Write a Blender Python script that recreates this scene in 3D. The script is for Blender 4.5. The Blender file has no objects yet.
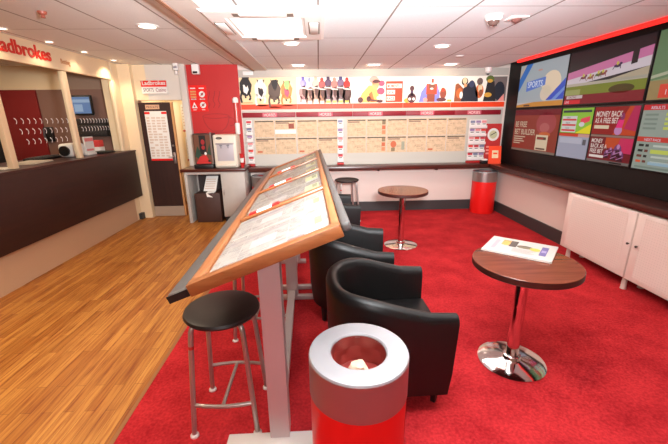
import bpy, bmesh, math, random
from mathutils import Vector, Matrix
random.seed(7)
C = bpy.context.scene.collection
PI = math.pi

# ------------------------------------------------------------------ materials
def lin(c):
    r = []
    for v in c[:3]:
        v = v / 255.0
        r.append(v / 12.92 if v <= 0.04045 else ((v + 0.055) / 1.055) ** 2.4)
    return (r[0], r[1], r[2], 1.0)

MATS = {}
def mat(name, col, rough=0.5, metal=0.0, emit=0.0, spec=0.5, bump=0.0, bscale=200.0, var=0.0, vscale=8.0, coat=0.0):
    if name in MATS:
        return MATS[name]
    m = bpy.data.materials.new(name); m.use_nodes = True
    nt = m.node_tree; b = nt.nodes['Principled BSDF']
    b.inputs['Base Color'].default_value = lin(col)
    b.inputs['Roughness'].default_value = rough
    b.inputs['Metallic'].default_value = metal
    b.inputs['Specular IOR Level'].default_value = spec
    if coat: b.inputs['Coat Weight'].default_value = coat; b.inputs['Coat Roughness'].default_value = 0.1
    if emit:
        b.inputs['Emission Color'].default_value = lin(col)
        b.inputs['Emission Strength'].default_value = emit
    tc = nt.nodes.new('ShaderNodeTexCoord')
    if var:
        n = nt.nodes.new('ShaderNodeTexNoise'); n.inputs['Scale'].default_value = vscale; n.inputs['Detail'].default_value = 5
        nt.links.new(tc.outputs['Object'], n.inputs['Vector'])
        r = nt.nodes.new('ShaderNodeValToRGB')
        c = lin(col)
        r.color_ramp.elements[0].position = 0.3; r.color_ramp.elements[1].position = 0.7
        r.color_ramp.elements[0].color = tuple(max(0, x * (1 - var)) for x in c[:3]) + (1,)
        r.color_ramp.elements[1].color = tuple(min(1, x * (1 + var)) for x in c[:3]) + (1,)
        nt.links.new(n.outputs['Fac'], r.inputs['Fac']); nt.links.new(r.outputs['Color'], b.inputs['Base Color'])
    if bump:
        n = nt.nodes.new('ShaderNodeTexNoise'); n.inputs['Scale'].default_value = bscale; n.inputs['Detail'].default_value = 3
        nt.links.new(tc.outputs['Object'], n.inputs['Vector'])
        bp = nt.nodes.new('ShaderNodeBump'); bp.inputs['Strength'].default_value = bump; bp.inputs['Distance'].default_value = 0.004
        nt.links.new(n.outputs['Fac'], bp.inputs['Height']); nt.links.new(bp.outputs['Normal'], b.inputs['Normal'])
    MATS[name] = m
    return m

def screen(name, col, e=0.64):
    m = mat('screen_' + name, col, rough=0.35, emit=e, spec=0.3)
    b = m.node_tree.nodes['Principled BSDF']
    b.inputs['Base Color'].default_value = tuple(x * 0.15 for x in lin(col)[:3]) + (1,)
    return m

def wood(name, c1, c2, axis='Y', scale=1.0, rough=0.4, stretch=14.0):
    if name in MATS: return MATS[name]
    m = bpy.data.materials.new(name); m.use_nodes = True
    nt = m.node_tree; b = nt.nodes['Principled BSDF']
    tc = nt.nodes.new('ShaderNodeTexCoord'); mp = nt.nodes.new('ShaderNodeMapping')
    s = [stretch * scale] * 3; s['XYZ'.index(axis)] = 1.2 * scale
    mp.inputs['Scale'].default_value = s
    n = nt.nodes.new('ShaderNodeTexNoise'); n.inputs['Scale'].default_value = 2.0; n.inputs['Detail'].default_value = 6; n.inputs['Roughness'].default_value = 0.65
    r = nt.nodes.new('ShaderNodeValToRGB')
    r.color_ramp.elements[0].position = 0.32; r.color_ramp.elements[1].position = 0.68
    r.color_ramp.elements[0].color = lin(c1); r.color_ramp.elements[1].color = lin(c2)
    nt.links.new(tc.outputs['Object'], mp.inputs['Vector']); nt.links.new(mp.outputs['Vector'], n.inputs['Vector'])
    nt.links.new(n.outputs['Fac'], r.inputs['Fac']); nt.links.new(r.outputs['Color'], b.inputs['Base Color'])
    b.inputs['Roughness'].default_value = rough
    MATS[name] = m
    return m

def floor_wood():
    m = bpy.data.materials.new('laminate_planks'); m.use_nodes = True
    nt = m.node_tree; L = nt.links.new; b = nt.nodes['Principled BSDF']
    tc = nt.nodes.new('ShaderNodeTexCoord')
    rot = nt.nodes.new('ShaderNodeMapping'); rot.inputs['Rotation'].default_value = (0, 0, PI / 2)
    L(tc.outputs['Object'], rot.inputs['Vector'])
    br = nt.nodes.new('ShaderNodeTexBrick'); br.offset = 0.37
    br.inputs['Scale'].default_value = 1.0; br.inputs['Brick Width'].default_value = 0.62; br.inputs['Row Height'].default_value = 0.066
    br.inputs['Mortar Size'].default_value = 0.0012; br.inputs['Bias'].default_value = 0.0
    br.inputs['Color1'].default_value = lin((200, 138, 64)); br.inputs['Color2'].default_value = lin((168, 102, 40)); br.inputs['Mortar'].default_value = lin((112, 64, 28))
    L(rot.outputs['Vector'], br.inputs['Vector'])
    mp = nt.nodes.new('ShaderNodeMapping'); mp.inputs['Scale'].default_value = (34, 1.6, 10)
    n = nt.nodes.new('ShaderNodeTexNoise'); n.inputs['Scale'].default_value = 1.5; n.inputs['Detail'].default_value = 6; n.inputs['Roughness'].default_value = 0.6
    L(tc.outputs['Object'], mp.inputs['Vector']); L(mp.outputs['Vector'], n.inputs['Vector'])
    r = nt.nodes.new('ShaderNodeValToRGB')
    r.color_ramp.elements[0].position = 0.33; r.color_ramp.elements[0].color = lin((178, 122, 82)); r.color_ramp.elements[1].position = 0.56; r.color_ramp.elements[1].color = (1, 1, 1, 1)
    L(n.outputs['Fac'], r.inputs['Fac'])
    mx = nt.nodes.new('ShaderNodeMix'); mx.data_type = 'RGBA'; mx.blend_type = 'MULTIPLY'; mx.inputs[0].default_value = 0.85
    L(br.outputs['Color'], mx.inputs[6]); L(r.outputs['Color'], mx.inputs[7]); L(mx.outputs[2], b.inputs['Base Color'])
    b.inputs['Roughness'].default_value = 0.42
    b.inputs['Specular IOR Level'].default_value = 0.35
    return m

def carpet_mat():
    m = bpy.data.materials.new('red_carpet'); m.use_nodes = True
    nt = m.node_tree; L = nt.links.new; b = nt.nodes['Principled BSDF']
    tc = nt.nodes.new('ShaderNodeTexCoord')
    n1 = nt.nodes.new('ShaderNodeTexNoise'); n1.inputs['Scale'].default_value = 60; n1.inputs['Detail'].default_value = 4
    n2 = nt.nodes.new('ShaderNodeTexNoise'); n2.inputs['Scale'].default_value = 3.5; n2.inputs['Detail'].default_value = 4
    L(tc.outputs['Object'], n1.inputs['Vector']); L(tc.outputs['Object'], n2.inputs['Vector'])
    ad = nt.nodes.new('ShaderNodeMath'); ad.operation = 'ADD'
    h = nt.nodes.new('ShaderNodeMath'); h.operation = 'MULTIPLY'; h.inputs[1].default_value = 0.5
    L(n1.outputs['Fac'], ad.inputs[0]); L(n2.outputs['Fac'], ad.inputs[1]); L(ad.outputs[0], h.inputs[0])
    r = nt.nodes.new('ShaderNodeValToRGB')
    r.color_ramp.elements[0].position = 0.36; r.color_ramp.elements[0].color = lin((156, 28, 34))
    r.color_ramp.elements[1].position = 0.62; r.color_ramp.elements[1].color = lin((204, 50, 54))
    L(h.outputs[0], r.inputs['Fac']); L(r.outputs['Color'], b.inputs['Base Color'])
    n3 = nt.nodes.new('ShaderNodeTexNoise'); n3.inputs['Scale'].default_value = 320
    L(tc.outputs['Object'], n3.inputs['Vector'])
    bp = nt.nodes.new('ShaderNodeBump'); bp.inputs['Strength'].default_value = 0.6; bp.inputs['Distance'].default_value = 0.006
    L(n3.outputs['Fac'], bp.inputs['Height']); L(bp.outputs['Normal'], b.inputs['Normal'])
    b.inputs['Roughness'].default_value = 0.95; b.inputs['Specular IOR Level'].default_value = 0.1
    return m

def tile_mat(name, col, x0, sx, y0, sy, line):
    m = bpy.data.materials.new(name); m.use_nodes = True
    nt = m.node_tree; L = nt.links.new; b = nt.nodes['Principled BSDF']
    tc = nt.nodes.new('ShaderNodeTexCoord'); sp = nt.nodes.new('ShaderNodeSeparateXYZ'); L(tc.outputs['Object'], sp.inputs[0])
    outs = []
    for ax, o, s, w in (('X', x0, sx, 0.0085), ('Y', y0, sy, 0.005)):
        a = nt.nodes.new('ShaderNodeMath'); a.operation = 'SUBTRACT'; a.inputs[1].default_value = o - s * 50; L(sp.outputs[ax], a.inputs[0])
        d = nt.nodes.new('ShaderNodeMath'); d.operation = 'DIVIDE'; d.inputs[1].default_value = s; L(a.outputs[0], d.inputs[0])
        f = nt.nodes.new('ShaderNodeMath'); f.operation = 'FRACT'; L(d.outputs[0], f.inputs[0])
        l = nt.nodes.new('ShaderNodeMath'); l.operation = 'LESS_THAN'; l.inputs[1].default_value = w * 2 / s; L(f.outputs[0], l.inputs[0])
        outs.append(l)
    mx = nt.nodes.new('ShaderNodeMath'); mx.operation = 'MAXIMUM'; L(outs[0].outputs[0], mx.inputs[0]); L(outs[1].outputs[0], mx.inputs[1])
    n = nt.nodes.new('ShaderNodeTexNoise'); n.inputs['Scale'].default_value = 220; n.inputs['Detail'].default_value = 2
    L(tc.outputs['Object'], n.inputs['Vector'])
    r = nt.nodes.new('ShaderNodeValToRGB'); c = lin(col)
    r.color_ramp.elements[0].position = 0.3; r.color_ramp.elements[0].color = tuple(v * 0.9 for v in c[:3]) + (1,); r.color_ramp.elements[1].position = 0.6; r.color_ramp.elements[1].color = c
    L(n.outputs['Fac'], r.inputs['Fac'])
    mm = nt.nodes.new('ShaderNodeMix'); mm.data_type = 'RGBA'; L(mx.outputs[0], mm.inputs[0]); L(r.outputs['Color'], mm.inputs[6]); mm.inputs[7].default_value = lin(line)
    L(mm.outputs[2], b.inputs['Base Color']); b.inputs['Roughness'].default_value = 0.85; b.inputs['Specular IOR Level'].default_value = 0.2
    return m

def newsprint(name, paper, ink, row=0.011, width=0.085, strength=0.55):
    m = bpy.data.materials.new(name); m.use_nodes = True
    nt = m.node_tree; L = nt.links.new; b = nt.nodes['Principled BSDF']
    tc = nt.nodes.new('ShaderNodeTexCoord')
    br = nt.nodes.new('ShaderNodeTexBrick'); br.offset = 0.0
    br.inputs['Scale'].default_value = 1; br.inputs['Brick Width'].default_value = width; br.inputs['Row Height'].default_value = row; br.inputs['Mortar Size'].default_value = row * 0.28
    br.inputs['Color1'].default_value = (0.2, 0.2, 0.2, 1); br.inputs['Color2'].default_value = (1, 1, 1, 1); br.inputs['Mortar'].default_value = (0, 0, 0, 1)
    L(tc.outputs['Object'], br.inputs['Vector'])
    n = nt.nodes.new('ShaderNodeTexNoise'); n.inputs['Scale'].default_value = 14; n.inputs['Detail'].default_value = 3; L(tc.outputs['Object'], n.inputs['Vector'])
    r = nt.nodes.new('ShaderNodeValToRGB'); r.color_ramp.elements[0].position = 0.38; r.color_ramp.elements[1].position = 0.6; L(n.outputs['Fac'], r.inputs['Fac'])
    a = nt.nodes.new('ShaderNodeMath'); a.operation = 'MULTIPLY'; L(br.outputs['Color'], a.inputs[0]); L(r.outputs['Color'], a.inputs[1])
    a2 = nt.nodes.new('ShaderNodeMath'); a2.operation = 'MULTIPLY'; a2.inputs[1].default_value = strength; L(a.outputs[0], a2.inputs[0])
    mm = nt.nodes.new('ShaderNodeMix'); mm.data_type = 'RGBA'; L(a2.outputs[0], mm.inputs[0]); mm.inputs[6].default_value = lin(paper); mm.inputs[7].default_value = lin(ink)
    L(mm.outputs[2], b.inputs['Base Color']); b.inputs['Roughness'].default_value = 0.8; b.inputs['Specular IOR Level'].default_value = 0.2
    return m

def thin_glass(name, tint, gloss=0.08):
    m = bpy.data.materials.new(name); m.use_nodes = True
    nt = m.node_tree; L = nt.links.new
    for n in list(nt.nodes): nt.nodes.remove(n)
    o = nt.nodes.new('ShaderNodeOutputMaterial'); mix = nt.nodes.new('ShaderNodeMixShader')
    t = nt.nodes.new('ShaderNodeBsdfTransparent'); t.inputs['Color'].default_value = tint
    g = nt.nodes.new('ShaderNodeBsdfGlossy'); g.inputs['Roughness'].default_value = 0.02
    lw = nt.nodes.new('ShaderNodeLayerWeight'); lw.inputs['Blend'].default_value = gloss
    L(lw.outputs['Fresnel'], mix.inputs[0]); L(t.outputs[0], mix.inputs[1]); L(g.outputs[0], mix.inputs[2]); L(mix.outputs[0], o.inputs['Surface'])
    return m

def perforated(name, col):
    m = bpy.data.materials.new(name); m.use_nodes = True
    nt = m.node_tree; L = nt.links.new; b = nt.nodes['Principled BSDF']
    tc = nt.nodes.new('ShaderNodeTexCoord'); mp = nt.nodes.new('ShaderNodeMapping'); mp.inputs['Scale'].default_value = (38, 38, 38)
    v = nt.nodes.new('ShaderNodeTexVoronoi'); v.inputs['Randomness'].default_value = 0.0; v.inputs['Scale'].default_value = 1.0
    L(tc.outputs['Object'], mp.inputs['Vector']); L(mp.outputs['Vector'], v.inputs['Vector'])
    r = nt.nodes.new('ShaderNodeValToRGB'); r.color_ramp.elements[0].position = 0.22; r.color_ramp.elements[1].position = 0.30
    c = lin(col); r.color_ramp.elements[0].color = tuple(x * 0.91 for x in c[:3]) + (1,); r.color_ramp.elements[1].color = c
    L(v.outputs['Distance'], r.inputs['Fac']); L(r.outputs['Color'], b.inputs['Base Color']); b.inputs['Roughness'].default_value = 0.55
    return m

M_FLOOR = floor_wood()
M_CARPET = carpet_mat()
M_TILE_R = tile_mat('ceiling_tile', (238, 242, 242), 0.625, 0.615, 3.06, 1.11, (150, 142, 134))
M_TILE_L = tile_mat('ceiling_tile_warm', (238, 236, 230), -2.05, 0.61, 3.0, 1.15, (150, 138, 126))
M_WALL = mat('wall_paint', (222, 206, 196), 0.7, spec=0.2)
M_CREAM = mat('cream_wall', (236, 212, 176), 0.7, spec=0.2)
M_WHITE = mat('white_paint', (236, 230, 224), 0.5)
M_GREY = mat('grey_laminate', (176, 168, 160), 0.5, var=0.04)
M_SLAT = mat('grey_slatwall', (190, 184, 174), 0.6)
M_SKIRT = mat('dark_skirting', (58, 56, 56), 0.5)
M_RED = mat('red_wall', (184, 30, 28), 0.55)
M_REDDK = mat('red_line', (150, 24, 26), 0.6)
M_REDBR = mat('bright_red', (226, 24, 20), 0.4)
M_CRIM = mat('crimson_rail', (134, 10, 30), 0.5)
M_ORANGE = mat('orange_red', (240, 66, 20), 0.5)
M_MAHOG = wood('dark_mahogany', (52, 22, 18), (74, 32, 24), 'Y', 0.8, 0.35)
M_MAHOGX = wood('dark_mahogany_x', (58, 24, 18), (84, 36, 26), 'X', 0.8, 0.3)
M_TABLE = wood('table_mahogany', (104, 52, 38), (128, 68, 48), 'X', 0.8, 0.18)
M_EDGE = mat('table_edge', (62, 26, 20), 0.4)
M_CTR = wood('counter_panel', (38, 12, 9), (54, 20, 14), 'Y', 0.6, 0.55)
M_DOOR = wood('door_veneer', (40, 16, 12), (54, 24, 18), 'Z', 0.8, 0.55)
M_OAK = wood('oak_frame', (146, 88, 50), (174, 112, 68), 'Y', 1.4, 0.35)
M_OAKX = wood('oak_frame_x', (136, 78, 40), (164, 100, 56), 'X', 1.4, 0.35)
M_PAD = mat('grey_padding', (80, 77, 75), 0.45, bump=0.15, bscale=120)
M_STEEL = mat('brushed_steel', (164, 154, 150), 0.36, 0.85)
M_SATIN = mat('satin_silver', (196, 184, 184), 0.4, 0.35)
M_ALU = mat('stool_silver', (178, 170, 166), 0.32, 0.7)
M_CHROME = mat('chrome', (226, 224, 222), 0.09, 1.0)
M_BLACK = mat('black_plastic', (22, 21, 22), 0.4)
M_LEATHER = mat('black_leather', (15, 14, 14), 0.4, bump=0.12, bscale=160, spec=0.4)
M_SEATV = mat('stool_vinyl', (34, 28, 27), 0.42, spec=0.5)
M_PANEL = mat('video_wall_panel', (20, 14, 14), 0.5, spec=.3)
M_PLATE = mat('white_plate', (232, 226, 222), 0.45)
M_PAPER = mat('white_paper', (228, 224, 218), 0.7)
M_CREAMPL = mat('cream_plastic', (216, 204, 186), 0.4)
M_INK = mat('print_ink', (60, 54, 52), 0.7)
M_CABW = mat('cabinet_white', (228, 214, 204), 0.5)
M_PERF = perforated('perforated_white', (226, 212, 202))
M_NEWSW = newsprint('wall_newsprint', (214, 186, 154), (84, 64, 52), strength=.8)
M_NEWSD = newsprint('desk_newsprint', (176, 170, 164), (50, 46, 46), 0.014, 0.085, 0.85)
M_GLASS = thin_glass('clear_glass', (0.97, 0.98, 0.97, 1), 0.06)
M_GLASS2 = thin_glass('desk_glass', (0.98, 0.98, 0.98, 1), 0.04)
M_ETCH = mat('etched_ring_glow', (214, 208, 206), 0.5, emit=0.1)  # hole rings in the glass, a faint glow put into their colour
M_LAMP = mat('lamp_glow', (255, 238, 206), 0.5, emit=7.0)
M_LAMPW = mat('lamp_glow_white', (255, 246, 232), 0.5, emit=5.0)
M_LED = mat('red_led', (250, 34, 26), 0.5, emit=1.0)
M_DKRED = mat('staff_red_wall', (128, 18, 22), 0.6)
M_BROWNW = mat('staff_brown_wall', (132, 96, 84), 0.7)
M_TEAL = mat('dark_green', (30, 62, 46), 0.5)

# ------------------------------------------------------------------ mesh builder
class MB:
    def __init__(s, M=None):
        s.bm = bmesh.new(); s.mats = []; s.M = M
    def mi(s, m):
        if m not in s.mats: s.mats.append(m)
        return s.mats.index(m)
    def _fin(s, verts, faces, m):
        i = s.mi(m)
        for f in faces: f.material_index = i
        if s.M is not None:
            for v in verts: v.co = s.M @ v.co
    def raw(s, co, fc, m):
        vs = [s.bm.verts.new(c) for c in co]; fs = []
        for f in fc:
            try: fs.append(s.bm.faces.new([vs[k] for k in f]))
            except ValueError: pass
        s._fin(vs, fs, m); return s
    def box(s, x0, x1, y0, y1, z0, z1, m, bev=0.0, seg=2):
        t = bmesh.new(); bmesh.ops.create_cube(t, size=1.0)
        for v in t.verts:
            v.co = Vector(((x0 + x1) / 2 + v.co.x * (x1 - x0), (y0 + y1) / 2 + v.co.y * (y1 - y0), (z0 + z1) / 2 + v.co.z * (z1 - z0)))
        if bev: bmesh.ops.bevel(t, geom=list(t.edges), offset=bev, segments=seg, affect='EDGES', profile=0.5)
        t.verts.index_update()
        s.raw([v.co.copy() for v in t.verts], [[v.index for v in f.verts] for f in t.faces], m); t.free(); return s
    def lathe(s, prof, m, c=(0, 0, 0), seg=40, cap0=True, cap1=True, fn=None):
        co, fc = [], []
        n = len(prof)
        for k in range(seg):
            a = 2 * PI * k / seg
            for j, (r, z) in enumerate(prof):
                rr = r if fn is None else fn(r, z, a, j)
                co.append((c[0] + rr * math.cos(a), c[1] + rr * math.sin(a), c[2] + z))
        for k in range(seg):
            k2 = (k + 1) % seg
            for j in range(n - 1):
                fc.append((k * n + j, k2 * n + j, k2 * n + j + 1, k * n + j + 1))
        if cap0: fc.append([k * n for k in reversed(range(seg))])
        if cap1: fc.append([k * n + n - 1 for k in range(seg)])
        return s.raw(co, fc, m)
    def tube(s, pts, r, m, seg=10, r2=None):
        pts = [Vector(p) for p in pts]; co, fc = [], []
        up = None
        for i, p in enumerate(pts):
            if i == 0: d = pts[1] - p
            elif i == len(pts) - 1: d = p - pts[-2]
            else: d = (pts[i + 1] - p).normalized() + (p - pts[i - 1]).normalized()
            d.normalize()
            if up is None:
                up = Vector((0, 0, 1)) if abs(d.z) < 0.9 else Vector((1, 0, 0))
            a = d.cross(up).normalized(); up = a.cross(d).normalized()
            rr = r if r2 is None else r + (r2 - r) * i / (len(pts) - 1)
            for k in range(seg):
                t = 2 * PI * k / seg
                co.append(p + (a * math.cos(t) + up * math.sin(t)) * rr)
        for i in range(len(pts) - 1):
            for k in range(seg):
                k2 = (k + 1) % seg
                fc.append((i * seg + k, i * seg + k2, (i + 1) * seg + k2, (i + 1) * seg + k))
        fc.append([k for k in reversed(range(seg))]); fc.append([(len(pts) - 1) * seg + k for k in range(seg)])
        return s.raw(co, fc, m)
    def prism(s, poly, z0, z1, m):
        n = len(poly)
        co = [(x, y, z0) for x, y in poly] + [(x, y, z1) for x, y in poly]
        fc = [list(reversed(range(n))), list(range(n, 2 * n))] + [(k, (k + 1) % n, n + (k + 1) % n, n + k) for k in range(n)]
        return s.raw(co, fc, m)
    # ---- flat printing on a plane z = 0 of the local frame; layer k lifts the print
    def rect(s, x0, y0, x1, y1, m, k=1):
        z = 0.0007 * k
        return s.raw([(x0, y0, z), (x1, y0, z), (x1, y1, z), (x0, y1, z)], [(0, 1, 2, 3)], m)
    def poly(s, pts, m, k=1):
        z = 0.0007 * k
        a = sum(pts[i][0] * pts[(i + 1) % len(pts)][1] - pts[(i + 1) % len(pts)][0] * pts[i][1] for i in range(len(pts)))
        if a < 0: pts = pts[::-1]
        return s.raw([(x, y, z) for x, y in pts], [list(range(len(pts)))], m)
    def disc(s, x, y, rx, ry, m, k=1, rot=0.0, seg=20):
        c, q = math.cos(rot), math.sin(rot); pts = []
        for i in range(seg):
            a = 2 * PI * i / seg; u, v = rx * math.cos(a), ry * math.sin(a)
            pts.append((x + u * c - v * q, y + u * q + v * c))
        return s.poly(pts, m, k)
    def ring(s, x, y, rx, ry, w, m, k=1, a0=0.0, a1=2 * PI, seg=24):
        z = 0.0007 * k; co, fc = [], []
        for i in range(seg + 1):
            a = a0 + (a1 - a0) * i / seg
            co.append((x + (rx - w) * math.cos(a), y + (ry - w) * math.sin(a), z)); co.append((x + rx * math.cos(a), y + ry * math.sin(a), z))
        for i in range(seg): fc.append((2 * i, 2 * i + 1, 2 * i + 3, 2 * i + 2))
        return s.raw(co, fc, m)
    def line(s, pts, w, m, k=1):
        z = 0.0007 * k
        for (ax, ay), (bx, by) in zip(pts[:-1], pts[1:]):
            d = Vector((bx - ax, by - ay)); 
            if d.length < 1e-6: continue
            d.normalize(); nx, ny = -d.y * w / 2, d.x * w / 2
            s.raw([(ax - nx, ay - ny, z), (bx - nx, by - ny, z), (bx + nx, by + ny, z), (ax + nx, ay + ny, z)], [(0, 1, 2, 3)], m)
        return s
    def text(s, txt, x, y, size, m, k=2, align='LEFT', sx=1.0, bold=0.0, depth=0.0):
        cu = bpy.data.curves.new('lettering', 'FONT'); cu.body = txt; cu.size = size; cu.align_x = align; cu.offset = bold; cu.extrude = depth
        o = bpy.data.objects.new('lettering_tmp', cu); C.objects.link(o)
        bpy.context.view_layer.update()
        me = bpy.data.meshes.new_from_object(o.evaluated_get(bpy.context.evaluated_depsgraph_get()))
        co = [(x + v.co.x * sx, y + v.co.y, 0.0007 * k + v.co.z) for v in me.vertices]
        fc = [list(p.vertices) for p in me.polygons]
        bpy.data.objects.remove(o); bpy.data.curves.remove(cu); bpy.data.meshes.remove(me)
        return s.raw(co, fc, m)
    def build(s, name, parent=None, ang=38, loc=None, rot=None):
        bm = s.bm
        bmesh.ops.recalc_face_normals(bm, faces=[f for f in bm.faces if len(f.edges) and all(len(e.link_faces) == 2 for e in f.edges)])
        for f in bm.faces: f.smooth = True
        for e in bm.edges:
            if len(e.link_faces) != 2 or e.calc_face_angle(0) > math.radians(ang): e.smooth = False
        me = bpy.data.meshes.new(name); bm.to_mesh(me); bm.free()
        for m in s.mats: me.materials.append(m)
        o = bpy.data.objects.new(name, me); C.objects.link(o)
        if parent is not None: o.parent = parent
        if loc is not None: o.location = loc
        if rot is not None: o.rotation_euler = rot
        return o

def tag(o, label=None, cat=None, group=None, kind=None):
    if label: o['label'] = label
    if cat: o['category'] = cat
    if group: o['group'] = group
    if kind: o['kind'] = kind
    return o
def thing(name, label, cat, loc=(0, 0, 0), rz=0.0, group=None, rot=None):
    o = bpy.data.objects.new(name, None); C.objects.link(o); o.location = loc
    o.rotation_euler = rot if rot is not None else (0, 0, rz); o.empty_display_size = 0.1
    return tag(o, label, cat, group)
def structure(name, mb, label=None):
    return tag(mb.build(name), label, None, None, 'structure')
def dup(root, loc, rz, label, group=None):
    r = root.copy(); C.objects.link(r); r.location = loc; r.rotation_euler = (0, 0, rz); r['label'] = label
    if group: r['group'] = group
    for ch in list(root.children):
        c = ch.copy(); C.objects.link(c); c.parent = r
        for g in list(ch.children):
            d = g.copy(); C.objects.link(d); d.parent = c
    return r
BACK = (PI / 2, 0, 0)             # local XY printed face looking to -Y
RIGHTW = (PI / 2, 0, -PI / 2)     # local XY printed face looking to -X (local x runs towards -Y)
LEFTW = (PI / 2, 0, PI / 2)       # local XY printed face looking to +X (local x runs towards +Y)
def ordinal(i): return ['first', 'second', 'third', 'fourth', 'fifth', 'sixth', 'seventh', 'eighth', 'ninth', 'tenth', 'eleventh', 'twelfth'][i]

# ------------------------------------------------------------------ the setting
D = 6.68
structure('floor', MB().box(-6.2, -1.21, -2.2, 8.2, -0.1, 0, M_FLOOR))
structure('floor_carpet', MB().box(-1.21, 3.5, -2.2, 6.8, -0.1, 0.004, M_CARPET))
structure('trim_1', MB().box(-1.225, -1.2, -2.2, 6.05, 0, 0.007, mat('threshold_strip', (150, 96, 52), 0.5)))
structure('ceiling', MB().box(-1.08, 3.08, -2.2, 6.8, 2.58, 2.66, M_TILE_R))
structure('ceiling_counter_side', MB().box(-6.2, -1.2, -2.2, 8.2, 2.67, 2.72, M_TILE_L))
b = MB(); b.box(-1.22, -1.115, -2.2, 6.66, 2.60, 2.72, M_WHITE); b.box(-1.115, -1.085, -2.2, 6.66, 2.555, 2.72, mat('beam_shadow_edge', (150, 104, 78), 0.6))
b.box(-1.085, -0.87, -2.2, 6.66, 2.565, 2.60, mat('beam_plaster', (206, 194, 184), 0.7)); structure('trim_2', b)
structure('ceiling_recess', MB().box(3.08, 3.6, -2.2, 6.8, 2.68, 2.72, M_PANEL))
# back wall pieces: main run, red alcove, above and beside the door
structure('wall_back', MB().box(-1.38, 3.6, D, D + .12, 0, 2.72, M_WALL))
structure('wall_alcove', MB().box(-2.27, -1.38, D - .015, D + .12, 0, 2.72, M_RED))
b = MB(); b.box(-6.2, -3.16, D, D + .12, 0, 2.29, M_BROWNW); b.box(-6.2, -4.35, D, D + .12, 2.29, 2.72, M_CREAM); b.box(-4.35, -3.16, D, D + .12, 2.29, 2.72, mat('staff_taupe', (150, 124, 108), .7)); structure('wall_staff', b)
structure('wall_above_door', MB().box(-3.16, -2.95, D - .04, D + .1, 2.10, 2.72, M_CREAM).box(-2.95, -2.27, D - .04, D + .1, 2.10, 2.72, mat('door_wall_paint', (214, 204, 192), 0.7)))
structure('wall_staff_red', MB().box(-6.2, -4.86, D - .03, D, 0.0, 2.29, M_DKRED))
structure('wall_right', MB().box(3.38, 3.6, -2.2, 6.8, 0, 0.9, M_WALL))
structure('wall_right_video', MB().box(3.45, 3.6, -2.2, 6.8, 0.9, 2.72, M_PANEL))
structure('wall_left', MB().box(-6.3, -6.2, -2.2, 8.2, 0, 2.72, M_CREAM))
structure('wall_front', MB().box(-6.2, 3.6, -2.3, -2.2, 0, 2.72, M_WALL))
structure('wall_return', MB().box(-3.55, -3.36, 6.36, D, 0, 2.70, M_CREAM))
# corridor behind the door gap
b = MB(); b.box(-3.3, -2.2, 7.9, 8.0, 0, 2.5, M_CREAM); b.box(-3.3, -2.2, 6.8, 8.0, 2.4, 2.5, M_CREAM); b.box(-3.3, -3.2, 6.8, 8.0, 0, 2.5, M_CREAM); b.box(-2.27, -2.17, 6.8, 8.0, 0, 2.5, M_CREAM); structure('wall_corridor', b)
structure('baseboard_back', MB().box(-1.25, 3.36, D - .02, D, 0, 0.19, M_SKIRT))
structure('baseboard_right', MB().box(3.355, 3.38, -2.2, D - .02, 0, 0.19, M_SKIRT))
structure('baseboard_return', MB().box(-3.36, -3.30, 6.44, 6.60, 0, 0.11, M_SKIRT))
b = MB(); b.box(-3.36, -3.16, 6.54, 6.70, 0, 2.70, M_CREAM); structure('trim_3', b)
structure('trim_4', MB().box(-2.37, -2.26, 6.58, 6.70, 0, 2.70, mat('door_post_grey', (206, 196, 186), 0.5), .006))
# door: leaf, plate, handle
dr = thing('door_1', 'dark brown door with steel kick plate and white notice, standing ajar', None, (-3.14, 6.63, 0)); dr['kind'] = 'structure'
b = MB(); b.box(0, 0.55, -.02, .02, 0.01, 2.06, M_DOOR); b.box(0.55, 0.585, -.02, .02, 0.01, 2.06, mat('door_edge', (196, 142, 92), 0.5)); b.build('door_leaf', dr)
MB().box(0.0, 0.55, -.024, -.02, 0.01, 0.2, mat('kick_plate', (190, 176, 160), 0.4, 0.4)).build('kick_plate', dr)
b = MB(); b.box(0.49, 0.53, -.03, -.02, 1.0, 1.2, M_STEEL, .004); b.tube([(0.51, -.03, 1.12), (0.51, -.065, 1.12), (0.42, -.07, 1.12)], 0.009, M_STEEL); b.build('door_handle', dr)
b = MB(); b.lathe([(0.018, 0), (0.018, 0.012)], M_STEEL, seg=16); b.build('door_lock', dr, loc=(0.51, -.02, 1.32), rot=(PI / 2, 0, 0))

# soffit above banner
structure('trim_5', MB().box(-1.37, 3.42, D - .03, D, 2.46, 2.58, mat('soffit_paint', (186, 178, 168), 0.7)))

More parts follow.
